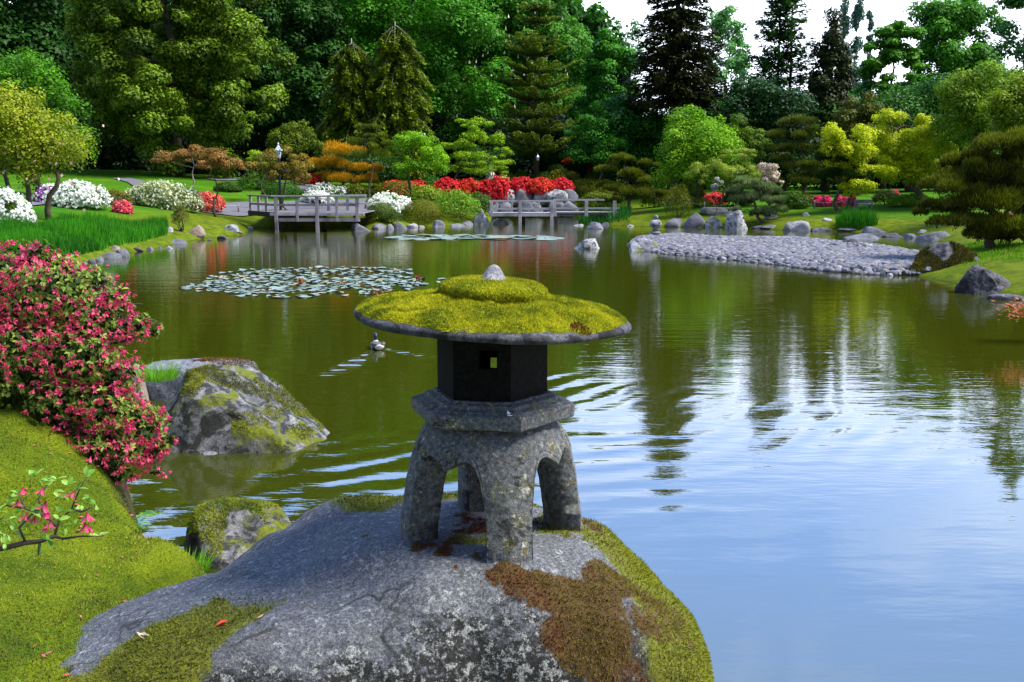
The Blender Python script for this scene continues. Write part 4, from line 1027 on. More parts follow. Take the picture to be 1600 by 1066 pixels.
def understory():
    r = np.random.default_rng(78); PP_, NN_, TT_ = [], [], []
    for px_ in range(-140, 1760, 26):
        D_ = r.uniform(74, 84); X = at_Y(px_, 285, D_)[0]; z = gh(X, D_); k = 10
        C = np.stack([X + r.normal(size=k) * 1.0, D_ + r.normal(size=k), z + r.random(k) * 4.6], 1); rc = np.repeat(r.uniform(.9, 1.6, (k, 1)), 3, 1)
        P, N, i_, dd = clump_leaves(C, rc, 170, int(px_ + 1900)); PP_.append(P); NN_.append(N); TT_.append(.3 + r.normal(size=len(P)) * .2)
    V, Fc = cards(np.concatenate(PP_), np.concatenate(NN_), .34, .6, 3)
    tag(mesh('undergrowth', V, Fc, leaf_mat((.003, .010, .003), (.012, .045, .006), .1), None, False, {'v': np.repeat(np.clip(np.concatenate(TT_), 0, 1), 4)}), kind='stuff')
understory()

# ------------------------------------------------------------------ garden trees in the middle distance
OR1, OR2 = (.06, .07, .004), (.60, .28, .008)
padded('copper_tree', 'left one of two small flat topped trees with coppery brown leaves on the lawn', 'tree', 297, 50, [(275, 246, 56, 18), (300, 242, 50, 20), (255, 252, 40, 12), (310, 256, 40, 12)], (.06, .05, .006), (.34, .17, .05), None, 4200, .10, .55, 'small coppery trees on the left lawn', .06, bark=BARK_PALE)
padded('copper_tree', 'right one of two small flat topped trees with coppery brown leaves on the lawn', 'tree', 335, 46, [(330, 245, 54, 22), (350, 250, 50, 20), (366, 260, 36, 12), (318, 258, 36, 12)], (.06, .05, .006), (.36, .18, .05), None, 4200, .10, .55, 'small coppery trees on the left lawn', .06)
padded('crab_apple', 'small brown and green leaved tree with forked trunks behind the viewing deck', 'tree', 440, 47, [(410, 258, 50, 24), (440, 250, 50, 26), (470, 258, 50, 30), (425, 272, 44, 18), (462, 280, 40, 20)], (.04, .06, .006), (.32, .22, .03), None, 6500, .10, .55, None, .08)
padded('lime_shrub_tree', 'lime green low leafy tree left of the black lamp post', 'tree', 408, 52, [(410, 246, 44, 14), (398, 252, 30, 10), (425, 250, 26, 10)], (.08, .16, .006), (.34, .48, .02), None, 2000, .12, .55, None, .05)
broadleaf('yew_tree', 'yellow green bushy tree above the black lamp post', 'tree', 462, 58, 186, 84, 246, (.02, .06, .005), (.18, .24, .012), 7500, .13, 60, .13, None, .1)
padded('cloud_pine', 'orange tipped cloud pruned pine with a dark trunk beside the viewing deck', 'pine', 539, 41, [(533, 240, 92, 30, 0), (500, 258, 50, 24, .3), (518, 262, 66, 26, -.5), (572, 266, 52, 26, .1), (540, 284, 72, 22, -.4), (588, 284, 40, 22, .2), (505, 280, 34, 18, .4)], OR1, OR2, 303, 21000, .13, needles=True, trunk=.10)
padded('sapling_pine', 'slender olive pine with a round top tier behind the orange tipped pine', 'pine', 575, 50, [(573, 202, 34, 12), (586, 216, 34, 14), (566, 228, 50, 24), (596, 232, 40, 24), (580, 246, 60, 24)], (.015, .04, .004), (.14, .17, .012), None, 6500, .14, needles=True, trunk=.06)
padded('green_maple', 'bright green spreading maple left of the taller yellow green maple', 'tree', 650, 56, [(620, 218, 52, 24), (660, 222, 50, 24), (610, 240, 40, 22), (645, 245, 74, 30), (680, 250, 50, 30), (640, 265, 60, 22)], (.03, .12, .003), (.24, .48, .008), None, 12000, .11, .55, 'maples behind the red azaleas', .09)
padded('spreading_maple', 'yellow green maple with an arching crown and dark trunk in the centre background', 'tree', 694, 64, [(733, 193, 44, 10), (750, 200, 50, 16), (770, 220, 40, 20), (722, 222, 44, 20), (745, 214, 36, 16), (700, 232, 40, 16), (785, 238, 30, 12), (735, 246, 60, 18), (770, 254, 50, 14), (700, 256, 46, 18), (728, 266, 70, 16), (775, 268, 46, 12)], (.06, .17, .004), (.34, .52, .012), None, 14500, .10, .55, 'maples behind the red azaleas', .09)
broadleaf('big_maple', 'bright green dense round maple right of centre', 'tree', 1090, 54, 158, 160, 316, (.02, .11, .003), (.26, .48, .006), 24000, .14, 110, .12, None, .14, trans=.35)
padded('hedge_tree', 'olive green feathery tree right behind the bright green round maple', 'tree', 1160, 54, [(1150, 200, 50, 22), (1170, 212, 50, 24), (1185, 230, 50, 24), (1160, 232, 60, 26)], (.02, .06, .004), (.14, .22, .010), None, 6000, .12, .5, None, .07)
padded('weeping_maple', 'pale olive weeping tree hanging in soft mounds, right of centre', 'tree', 1124, 50, [(1150, 240, 50, 16), (1170, 246, 40, 14), (1105, 262, 54, 22), (1140, 262, 56, 24), (1172, 262, 40, 20), (1092, 276, 34, 20), (1160, 280, 60, 20)], (.06, .11, .006), (.36, .44, .05), None, 12000, .09, .3, None, .08)
padded('cloud_pine', 'dark olive shaggy pruned pine behind the right end of the zigzag bridge', 'pine', 985, 44, [(975, 252, 44, 22), (1010, 262, 44, 24), (955, 268, 46, 26), (985, 280, 60, 26), (1020, 286, 50, 24), (960, 296, 60, 22), (1000, 306, 80, 22), (950, 318, 36, 14), (1030, 306, 40, 16)], (.008, .022, .003), (.14, .16, .012), 328, 21000, .15, needles=True, trunk=.12)
padded('tall_pine', 'tall dark tiered pine with bare trunk right of the pale pink shrub', 'pine', 1262, 46, [(1250, 195, 66, 22), (1228, 214, 50, 20), (1270, 214, 56, 22), (1240, 236, 80, 16), (1290, 240, 50, 30), (1225, 252, 50, 12), (1258, 262, 60, 16), (1240, 286, 80, 18), (1282, 276, 50, 26)], (.005, .014, .003), (.10, .12, .010), 322, 19000, .15, needles=True, trunk=.11)
padded('dark_pine', 'dark green pine mass standing behind the trunk of the lime maple', 'pine', 1312, 48, [(1310, 250, 60, 40), (1330, 276, 60, 30), (1300, 280, 50, 40), (1345, 290, 50, 26)], (.004, .014, .003), (.025, .06, .008), None, 8000, .16, needles=True, trunk=.12)
padded('juniper', 'silver green spiky juniper spreading over the stone slab bridge', 'juniper', 1195, 43, [(1160, 290, 50, 16), (1185, 297, 60, 18), (1212, 303, 40, 16), (1150, 304, 40, 16), (1180, 316, 70, 20), (1225, 318, 40, 18), (1205, 334, 60, 20), (1150, 330, 20, 10)], (.006, .022, .006), (.20, .26, .12), 348, 11000, .16, needles=True, trunk=.09)
padded('lime_maple', 'brilliant lime yellow maple with a slender dark trunk over the right lawn', 'tree', 1333, 42, [(1305, 232, 40, 24), (1340, 290, 60, 18), (1320, 218, 56, 28), (1345, 225, 60, 28), (1318, 245, 50, 24), (1350, 250, 60, 26), (1325, 268, 60, 18), (1370, 272, 56, 16)], (.22, .28, .003), (.64, .66, .008), 330, 19000, .115, .55, 'lime maples on the right lawn', .08, hs=1.7)
padded('lime_maple', 'lime yellow maple with a thick forked dark trunk, right one of the two lime maples', 'tree', 1440, 38, [(1430, 225, 90, 34), (1410, 262, 80, 26), (1470, 275, 50, 24), (1400, 190, 60, 20), (1385, 184, 36, 12), (1440, 196, 50, 22), (1380, 215, 50, 20), (1415, 222, 60, 22), (1455, 220, 50, 26), (1395, 243, 70, 22), (1450, 250, 60, 30), (1440, 270, 60, 20), (1475, 235, 40, 26), (1385, 262, 40, 16)], (.20, .26, .003), (.60, .63, .008), 322, 30000, .115, .55, 'lime maples on the right lawn', .17, hs=1.7)
padded('shore_pine', 'big dark olive pine leaning over the water at the right edge', 'pine', 1560, 26, [(1575, 236, 110, 44), (1515, 258, 80, 40), (1600, 262, 90, 60), (1550, 285, 130, 50), (1490, 300, 90, 44), (1600, 310, 110, 70), (1535, 325, 120, 50), (1470, 332, 70, 34), (1500, 350, 90, 26), (1580, 358, 110, 40), (1600, 374, 120, 40), (1545, 372, 90, 24), (1640, 330, 90, 110)], (.010, .014, .002), (.125, .135, .008), None, 84000, .12, hs=1.25, needles=True, trunk=.14)
padded('red_shrub_tree', 'orange red leaved shrub behind the big shore pine at the right edge', 'shrub', 1590, 30, [(1592, 212, 40, 12), (1575, 218, 26, 10)], (.20, .04, .01), (.45, .10, .03), None, 900, .10, .5, None, .04)
padded('red_dwarf_maple', 'small scarlet maple on the mossy mound behind the azaleas', 'small maple', 893, 69, [(896, 250, 26, 9), (885, 253, 16, 7)], (.3, .02, .004), (.6, .07, .01), None, 700, .12, .55, None, .03)
padded('dark_red_shrub', 'dark wine red shrub left of the dark shaggy pine', 'shrub', 920, 66, [(920, 262, 18, 16)], (.06, .006, .004), (.14, .02, .01), None, 350, .12, .55, None, .03)

# ------------------------------------------------------------------ shrubs and azaleas
WH1, WH2 = (.62, .62, .68), (.86, .86, .92); PK1, PK2 = (.55, .02, .06), (.80, .10, .20); RD1, RD2 = (.45, .006, .012), (.75, .03, .06)
GS1, GS2 = (.015, .06, .004), (.09, .18, .01)
domes('azalea_bush', 'white azalea with a purple patch near the left path, the one by the tree trunk', 'azalea', [(120, 286, 325, 92), (80, 290, 320, 50)], GS1, GS2, 5000, .09, bloom=[(WH1, WH2, 2300, .22, 1, .12), ((.30, .04, .42), (.5, .12, .6), 700, 0, .42, .11), (WH1, WH2, 700, 0, .3, .11)])
domes('azalea_bush', 'white azalea cut off by the left edge of the photo above the iris bed', 'azalea', [(8, 298, 350, 74), (30, 318, 350, 44)], GS1, GS2, 3500, .08, bloom=[(WH1, WH2, 1900, 0, 1, .10)])
domes('azalea_bush', 'wide cream green azalea in the middle of the left lawn', 'azalea', [(252, 283, 325, 92), (285, 296, 330, 70), (222, 290, 320, 50)], (.05, .08, .01), (.30, .34, .12), 8500, .10, bloom=[((.5, .52, .36), (.75, .78, .66), 2300, 0, 1, .09)], lumps=.14)
domes('azalea_bush', 'coral pink azalea right of the wide cream green one', 'azalea', [(324, 302, 331, 50)], (.05, .05, .01), (.25, .14, .05), 1800, .08, bloom=[((.62, .06, .05), (.78, .22, .16), 1500, 0, 1, .10), ((.7, .03, .12), (.85, .1, .25), 300, .1, .6, .1)])
domes('azalea_bush', 'tiny crimson azalea alone on the left lawn', 'azalea', [(192, 316, 334, 30)], (.02, .04, .01), (.1, .1, .02), 900, .07, bloom=[(PK1, (.85, .2, .25), 800, 0, 1, .09)])
domes('shrub', 'low brownish clipped shrub between the white and the cream green azaleas', 'shrub', [(178, 297, 320, 56)], (.04, .05, .005), (.17, .15, .015), 3500, .07)
domes('azalea_bush', 'pink topped azalea mound at the top of the left lawn', 'azalea', [(140, 247, 264, 46)], (.04, .04, .008), (.25, .12, .05), 1200, .12, bloom=[(PK1, PK2, 500, .3, 1, .14)])
domes('topiary', 'dark green clipped dome, left one in front of the bright white azalea', 'clipped shrub', [(595, 316, 345, 50)], (.02, .05, .003), (.10, .15, .008), 6000, .055, lumps=.03, tiltn=.35)
domes('topiary', 'darkest small clipped dome leaning against the left one by the white azalea', 'clipped shrub', [(610, 326, 347, 38, -.5)], (.012, .035, .003), (.05, .10, .006), 3500, .055, lumps=.03, tiltn=.35)
domes('topiary', 'large yellow green clipped oval right of the bright white azalea', 'clipped shrub', [(660, 311, 344, 64)], (.05, .07, .003), (.20, .21, .008), 9000, .055, lumps=.03, tiltn=.35)
domes('azalea_bush', 'brilliant white azalea behind the clipped domes', 'azalea', [(603, 304, 335, 58, .9), (628, 309, 328, 30, 1.0)], GS1, GS2, 2500, .08, bloom=[(WH1, (.95, .95, .98), 3400, 0, 1, .12)])
domes('azalea_bush', 'flat white and lilac azalea seen through the deck railing', 'azalea', [(495, 300, 316, 46)], GS1, GS2, 1500, .08, bloom=[(WH1, WH2, 1000, 0, 1, .11), ((.5, .2, .6), (.6, .3, .65), 120, .4, .9, .1)])
domes('azalea_bush', 'pale white spotted shrub behind the flat lilac azalea', 'azalea', [(505, 287, 306, 50), (530, 292, 306, 34)], GS1, (.12, .22, .03), 2400, .08, bloom=[(WH1, WH2, 600, 0, 1, .10)])
domes('azalea_bush', 'dark red azalea under the orange tipped pine', 'azalea', [(492, 273, 290, 44), (472, 274, 290, 14)], (.03, .03, .004), (.1, .08, .01), 1200, .1, bloom=[(RD1, RD2, 1000, 0, 1, .12)])
domes('shrub', 'olive green low shrub beside the path left of the deck lamp', 'shrub', [(445, 286, 310, 60), (425, 290, 308, 34)], (.012, .05, .004), (.05, .15, .01), 3500, .09)
for i_, (px_, yt, yb, wd, lb, c_) in enumerate([
    (622, 282, 308, 70, 'brownish olive shrub with a few red blooms above the white azalea', ((.04, .06, .004), (.20, .19, .01))),
    (668, 290, 322, 60, 'fresh yellow green shrub above the large clipped oval', ((.05, .10, .004), (.24, .34, .02))),
    (715, 298, 340, 76, 'loose light green shrub at the left end of the zigzag bridge', ((.03, .10, .005), (.20, .36, .02))),
    (745, 300, 332, 50, 'dark green shrub under the red azalea hedge by the bridge end', ((.012, .05, .004), (.08, .16, .01))),
    (605, 258, 292, 64, 'white flecked green shrub between the orange pine and the green maple', ((.02, .06, .004), (.18, .28, .03))),
    (650, 268, 300, 90, 'dark green low mass beneath the green maple', ((.008, .05, .004), (.04, .17, .01))),
    (912, 280, 312, 70, 'olive green mound at the right end of the red azalea hedge', ((.05, .07, .004), (.20, .21, .01))),
    (930, 300, 326, 60, 'green clump under the shaggy pine beside the bridge rail', ((.03, .06, .004), (.15, .20, .01))),
    ]):
    domes('shrub', lb, 'shrub', [(px_, yt, yb, wd)], c_[0], c_[1], 4200, .10, lumps=.16, group='loose shrubs around the centre of the far bank', bloom=[(RD1, RD2, 90, 0, 1, .11)] if i_ == 0 else None)
reds = [(618, 284, 300, 34), (655, 283, 303, 30), (700, 281, 303, 44), (738, 281, 306, 46), (778, 279, 316, 56), (815, 279, 308, 44), (845, 280, 303, 44), (876, 281, 301, 36)]
rl = ['sparse scarlet azalea, leftmost of the red hedge', 'scarlet azalea second from the left in the red hedge', 'bright red azalea below the spreading maple trunk', 'bright red azalea between the maple trunk and the bridge end', 'tallest red azalea of the hedge, spilling down over the stone wall', 'orange red azalea in the middle of the stone wall', 'crimson azalea right of the middle of the stone wall', 'crimson azalea at the right end of the red hedge']
for i_, (p_, lb) in enumerate(zip(reds, rl)):
    domes('azalea_bush', lb, 'azalea', [p_], (.03, .03, .004), (.14, .10, .01), 1500, .11, D=62.6 + .3 * (i_ % 2), bloom=[(RD1, (.80, .05, .07) if i_ % 3 else (.85, .10, .05), 2600 if i_ > 1 else 500, 0, 1, .14)], group='red azaleas above the stone wall', lumps=.12, ext=False)
for px_, yt, yb, wd, lb, c_ in [
    (815, 266, 280, 30, 'left green clipped dome on the mossy mound by the far lamp', ((.02, .08, .003), (.10, .22, .01))),
    (850, 268, 282, 36, 'right green clipped dome on the mossy mound by the far lamp', ((.02, .09, .003), (.11, .24, .01))),
    (798, 272, 284, 30, 'small yellow clipped dome left of the far lamp', ((.08, .12, .003), (.25, .30, .01))),
    (890, 267, 282, 40, 'olive brown clipped dome near the scarlet dwarf maple', ((.04, .05, .003), (.15, .15, .01))),
    (870, 256, 268, 44, 'low dark green shrub under the scarlet dwarf maple', ((.008, .03, .003), (.03, .07, .006))),
    (930, 262, 278, 36, 'rich green shrub at the right of the mossy mound', ((.008, .05, .003), (.04, .15, .008)))]:
    domes('topiary', lb, 'clipped shrub', [(px_, yt, yb, wd)], c_[0], c_[1], 2400, .08, lumps=.05, D=70, group='clipped domes on the mossy mound')
domes('azalea_bush', 'small yellow flowering azalea between the two domes of the mound', 'azalea', [(872, 264, 274, 30)], GS1, GS2, 900, .09, D=69, bloom=[((.5, .42, .02), (.65, .55, .05), 240, 0, 1, .10)])
domes('azalea_bush', 'small round white rhododendron under the spreading maple', 'rhododendron', [(767, 261, 270, 12)], GS1, GS2, 300, .08, D=66, bloom=[(WH1, WH2, 350, 0, 1, .12)])
domes('azalea_bush', 'yellow cream azalea left of the far lamp, above the red hedge', 'azalea', [(785, 274, 284, 26)], GS1, GS2, 500, .08, D=66, bloom=[((.6, .6, .2), (.8, .8, .4), 260, 0, 1, .1)])
domes('topiary', 'flat topped yellow green clipped shrub left of the stone slab bridge', 'clipped shrub', [(1060, 287, 302, 44)], (.05, .08, .003), (.20, .22, .01), 2600, .07, D=50, lumps=.05)
domes('topiary', 'green clipped dome behind the low rope fence by the slab bridge', 'clipped shrub', [(1066, 302, 326, 52)], (.03, .06, .003), (.12, .17, .008), 4000, .06, lumps=.04)
domes('topiary', 'small bright yellow green clipped dome beside the slab bridge', 'clipped shrub', [(1097, 309, 325, 30)], (.10, .12, .003), (.32, .34, .01), 2600, .05, lumps=.03)
domes('azalea_bush', 'pink azalea right of the bright yellow green dome', 'azalea', [(1116, 302, 320, 36)], GS1, GS2, 900, .08, bloom=[((.7, .03, .06), (.85, .12, .15), 1100, 0, 1, .10)])
domes('azalea_bush', 'red azalea just behind the small yellow green dome', 'azalea', [(1088, 295, 310, 26)], GS1, GS2, 700, .08, bloom=[(RD1, (.7, .08, .06), 600, 0, 1, .10)])
domes('azalea_bush', 'magenta azalea peeping out right of the shaggy pine', 'azalea', [(1044, 300, 316, 20)], GS1, GS2, 600, .08, bloom=[((.6, .01, .10), (.8, .05, .2), 380, 0, 1, .10)])
padded('flowering_tree', 'small pale pink blossoming tree left of the tall tiered pine', 'flowering tree', 1203, 50, [(1203, 268, 42, 20), (1196, 280, 30, 14), (1214, 282, 24, 12)], (.22, .17, .12), (.70, .55, .58), None, 2600, .09, .8, None, .05)
padded('flowering_tree', 'small faded lilac blossoming tree under the weeping tree', 'flowering tree', 1118, 48, [(1118, 286, 20, 12), (1122, 296, 16, 10)], (.16, .17, .14), (.52, .48, .54), None, 700, .09, .8, None, .03)
for px_, wd, lb in ((1278, 16, 'leftmost pink azalea behind the rope fence on the right lawn'), (1290, 16, 'second pink azalea from the left behind the rope fence on the right lawn'), (1313, 22, 'pink azalea behind the middle of the right rope fence'), (1330, 14, 'pink azalea next to the slender trunk of the lime maple')):
    domes('azalea_bush', lb, 'azalea', [(px_, 308, 323, wd)], GS1, GS2, 500, .07, bloom=[((.7, .02, .14), (.85, .08, .28), 520, 0, 1, .09)], group='pink azaleas behind the right rope fence')
domes('shrub', 'golden olive mound behind the trunk of the tall tiered pine', 'shrub', [(1250, 300, 322, 44)], (.06, .05, .003), (.20, .15, .01), 2600, .08)
domes('shrub', 'dark olive clipped mound behind the bench', 'shrub', [(1385, 296, 320, 46)], (.02, .04, .003), (.09, .11, .008), 3000, .07)
domes('groundcover_shrub', 'bright green low mound left of the forked maple trunk', 'shrub', [(1410, 303, 323, 52)], (.04, .14, .003), (.20, .36, .01), 4200, .07, lumps=.07)
domes('azalea_bush', 'hot pink azalea peeping over the bright green low mound', 'azalea', [(1398, 298, 311, 12)], GS1, GS2, 300, .08, bloom=[((.7, .02, .10), (.85, .06, .2), 300, 0, 1, .09)])
domes('flowering_shrub', 'yellow and pink spotted shrub seen through the shore pine', 'flowering shrub', [(1566, 330, 352, 40)], (.06, .09, .004), (.3, .3, .02), 1500, .07, bloom=[((.6, .1, .12), (.8, .4, .3), 120, 0, 1, .06)])
domes('stem_shrub', 'brown twiggy tussock at the water edge of the left lawn', 'shrub', [(282, 322, 362, 28)], (.05, .05, .008), (.14, .15, .02), 1600, .12, asp=.14, up=.6, lumps=.2)

# ------------------------------------------------------------------ weathered wood: viewing deck and zigzag bridge
def wood_mat(nm, c1, c2):
    b = NB(nm); mp = b.n('ShaderNodeMapping'); b.l(b.pos(), mp.inputs[0]); mp.inputs['Scale'].default_value = (1.2, 3, 14)
    n = b.noise(3, 4, .6, mp.outputs[0]); n2 = b.noise(1.5, 3); col = b.mix(n, c1, c2); col = b.mix(b.ramp(n2, .5, .75), col, [x * .5 for x in c1])
    return b.done(b.pri(col, .85, b.bump(n, .6, .01), .2))
WOOD = wood_mat('weathered_wood', (.13, .12, .14), (.30, .28, .31))
WOODP = wood_mat('pale_weathered_wood', (.18, .18, .20), (.36, .35, .39))
WOODD = wood_mat('dark_wet_wood', (.015, .014, .014), (.04, .038, .035))
DY = at_z(496, 363)[1]                        # distance of the deck's front posts
def q(px, py, Y): return at_Y(px, py, Y)
deck = empty('viewing_deck', q(496, 363, DY) * [1, 1, 0], 'weathered grey wooden viewing deck with railing standing in the water at left', 'deck')
do = np.array(deck.location)
zd = q(496, 334, DY)[2]; zr_ = q(496, 307.5, DY)[2]; zm = q(496, 320.5, DY)[2]
xs = [q(px, 320, DY)[0] for px in (431, 464, 495, 526, 558)]
xr_ = q(566, 320, DY)[0]
# front
for i_, x_ in enumerate(xs):
    lowz = -.6 if i_ in (0, 2) else zd - .35
    MB().box((x_, DY, (zr_ + lowz) / 2), (.15 if i_ in (0, 2, 4) else .12, .14, zr_ - lowz), 0, .01).build('post', WOOD, deck, off=do)
MB().box(((xs[0] + xr_) / 2, DY, zr_ + .02), (xr_ - xs[0] + .35, .20, .07), 0, .01).build('top_rail', WOOD, deck, off=do)
MB().box(((xs[0] + xs[-1]) / 2, DY + .01, zm), (xs[-1] - xs[0], .06, .10), 0, .01).build('middle_rail', WOOD, deck, off=do)
MB().box(((xs[0] + xr_) / 2 - .1, DY + .02, zd - .03), (xr_ - xs[0] + .35, .16, .12), 0, .01).build('edge_beam', WOODP, deck, off=do)
MB().box(((xs[0] + xs[-1]) / 2, DY + .05, zd - .27), (xs[-1] - xs[0] + .2, .14, .16), 0, .01).build('cross_beam', WOOD, deck, off=do)
pl_ = MB(); yb_ = DY + 3.4
for k in range(46): 
    y_ = DY + .2 + k * .142; xl_ = xs[0] - min(y_ - DY, 3.2) * .55
    pl_.box(((xl_ + xr_) / 2, y_, zd + .02 - (k % 2) * .004), (xr_ - xl_, .136, .04))
pl_.build('deck_boards', WOOD, deck, off=do)
for k in range(3): MB().box((q(440 + k * 50, 350, DY)[0], DY + 2.6, zd / 2 - .3), (.14, .14, zd + .5), 0, .01).build('rear_pile', WOODD, deck, off=do)
# left wing going back to the bank
bx_, by_ = q(391, 308, DY + 3.1)[0], DY + 3.1
for t_ in (.36, .66, 1.0):
    x_, y_ = xs[0] + (bx_ - xs[0]) * t_, DY + (by_ - DY) * t_
    MB().box((x_, y_, (zr_ + zd - .1) / 2), (.12, .12, zr_ - zd + .1), 0, .01).build('post', WOOD, deck, off=do)
MB().beam((xs[0], DY, zr_ + .02), (bx_ - .1, by_ + .1, zr_ + .02), .16, .07).build('top_rail', WOOD, deck, off=do)
MB().beam((xs[0], DY, zm), (bx_, by_, zm), .05, .10).build('middle_rail', WOOD, deck, off=do)
MB().beam((xs[0], DY, zd - .06), (bx_ - .1, by_ + .1, zd - .06), .14, .22).build('edge_beam', WOODD, deck, off=do)
# rear right railing
for px_ in (513, 543):
    x_ = q(px_, 310, DY + 3.2)[0]; MB().box((x_, DY + 3.2, (zr_ + zd) / 2), (.14, .12, zr_ - zd), 0, .01).build('post', WOODP, deck, off=do)
xa, xb = q(511, 310, DY + 3.2)[0], q(572, 310, DY + 3.2)[0]
MB().box(((xa + xb) / 2, DY + 3.2, zm), (xb - xa, .05, .09), 0, .01).build('middle_rail', WOODP, deck, off=do)
MB().box(((xa + xb) / 2, DY + 3.2, zr_ + .02), (xb - xa, .14, .06), 0, .01).build('top_rail', WOODP, deck, off=do)

BY = at_z(812, 352)[1]
zb0 = q(812, 335.5, BY)[2]; zb2 = q(812, 315, BY)[2]; zb1_ = q(812, 327, BY)[2]
br = empty('zigzag_bridge', q(812, 352, BY) * [1, 1, 0], 'low pale grey wooden zigzag footbridge with railings in the centre background', 'bridge'); bo = np.array(br.location)
def bpost(px, dy, top, bot, m_=WOODP, wd=.16):
    x_ = q(px, 330, BY + dy)[0]; MB().box((x_, BY + dy, (top + bot) / 2), (wd, .14, top - bot), 0, .01).build('post', m_, br, off=bo)
for px_, wet in ((768, 0), (812.5, 1), (862, 1)): bpost(px_, 0, zb2, -.5 if wet else zb0 - .1)
for px_ in (818, 869): bpost(px_, 1.5, zb0 - .05, -.5, WOODD, .18)
for px_ in (866, 916, 960): bpost(px_, 1.6, zb2, zb0 - .15, WOODP, .18)
for px_ in (776, 800, 842): bpost(px_, 1.7, zb2 - .02, zb0, WOODP, .10)
def brail(p0, p1, dy0, dy1, z, nm, ht=.09, wd=.12, m_=WOODP):
    a, c = q(p0, 330, BY + dy0), q(p1, 330, BY + dy1); MB().beam((a[0], a[1], z), (c[0], c[1], z), wd, ht).build(nm, m_, br, off=bo)
brail(764, 866, 0, 0, zb2 + .02, 'top_rail'); brail(764, 866, .01, .01, zb1_, 'middle_rail', .09, .06); brail(764, 870, .02, .02, zb0 - .02, 'edge_beam', .14, .14)
brail(864, 944, 1.6, 1.6, zb2 + .05, 'top_rail'); brail(864, 968, 1.61, 1.61, zb1_, 'middle_rail', .09, .06); brail(864, 968, 1.62, 1.62, zb0 - .04, 'edge_beam', .08, .14, WOODD)
brail(768, 862, 1.7, 1.7, zb2, 'top_rail', .07, .09); brail(768, 862, 1.71, 1.71, zb1_, 'middle_rail', .06, .05)
bb_ = MB(); a, c = q(764, 330, BY)[0], q(866, 330, BY)[0]
for k in range(int((c - a) / .15)): bb_.box((a + .075 + k * .15, BY + .8, zb0 + .07 - (k % 2) * .003), (.143, 1.5, .04))
a2, c2 = c + .08, q(968, 330, BY + 2.4)[0]
for k in range(int((c2 - a2) / .15)): bb_.box((a2 + .075 + k * .15, BY + 2.4, zb0 + .06 - (k % 2) * .003), (.143, 1.5, .04))
bb_.build('deck_boards', WOODP, br, off=bo)

# ------------------------------------------------------------------ lamp posts
b = NB('black_iron'); IRON = b.done(b.pri((.012, .013, .016), .45, spec=.5))
b = NB('lamp_glass'); LGL = b.done(b.pri((.42, .52, .66), .25, spec=.6))
def lamp(px, ytop, ybase, D, label):
    X = q(px, 285, D)[0]; z = gh(X, D); top = q(px, ytop, D)[2]; H = top - z; s = H / 2.6
    r = empty('lamp_post', (X, D, z), label, 'lamp post')
    MB().lathe([(.10 * s, -.2), (.10 * s, .12 * s), (.065 * s, .2 * s), (.045 * s, .3 * s), (.038 * s, 2.0 * s), (.055 * s, 2.03 * s), (.04 * s, 2.08 * s), (.075 * s, 2.14 * s)], 12).build('pole', IRON, r, True)
    MB().lathe([(.055 * s, 2.14 * s), (.105 * s, 2.34 * s), (.10 * s, 2.35 * s)], 8).build('lantern_glass', LGL, r)
    MB().lathe([(.13 * s, 2.35 * s), (.12 * s, 2.37 * s), (.05 * s, 2.46 * s), (.02 * s, 2.50 * s), (.03 * s, 2.54 * s), (.004, 2.6 * s)], 8).build('lamp_cap', LGL, r)
lamp(437, 222, 312, DY + 4.6, 'black lamp post with pale lantern head rising behind the viewing deck')
lamp(840, 240, 281, 67, 'slim black lamp post on the mossy mound above the red azaleas')

# ------------------------------------------------------------------ stones of the shore
def stone(px, yw, wpx, hpx, mat='grey', label=None, group=None, name='rock', seed=None, planes=(), cuts=7, zbase=None, sub=4, dep=.75, rough=.10, rz=None, cat='rock'):
    seed = seed or nseed(); r = np.random.default_rng(seed)
    p = ong(px, yw) if zbase is None else at_z(px, yw, zbase)
    wd = wpx * mpp(p[1]) ; top = at_Y(px, yw - hpx, p[1] + wd * dep * .4)[2] - p[2]
    V, Fc = rock_shape((wd / 2 * 1.06, wd * dep / 2, max(top * (.82 if wpx < 60 else 1), .03)), seed, sub, cuts, planes, rough)
    o = mesh(name, V, Fc, RM[mat], None, True); o.location = (p[0], p[1] + wd * dep * .35, p[2] - .01); o.rotation_euler = (0, 0, r.uniform(-.3, .3) if rz is None else rz)
    return tag(o, label, cat, group)
G_L = 'stones edging the left bank below the irises'
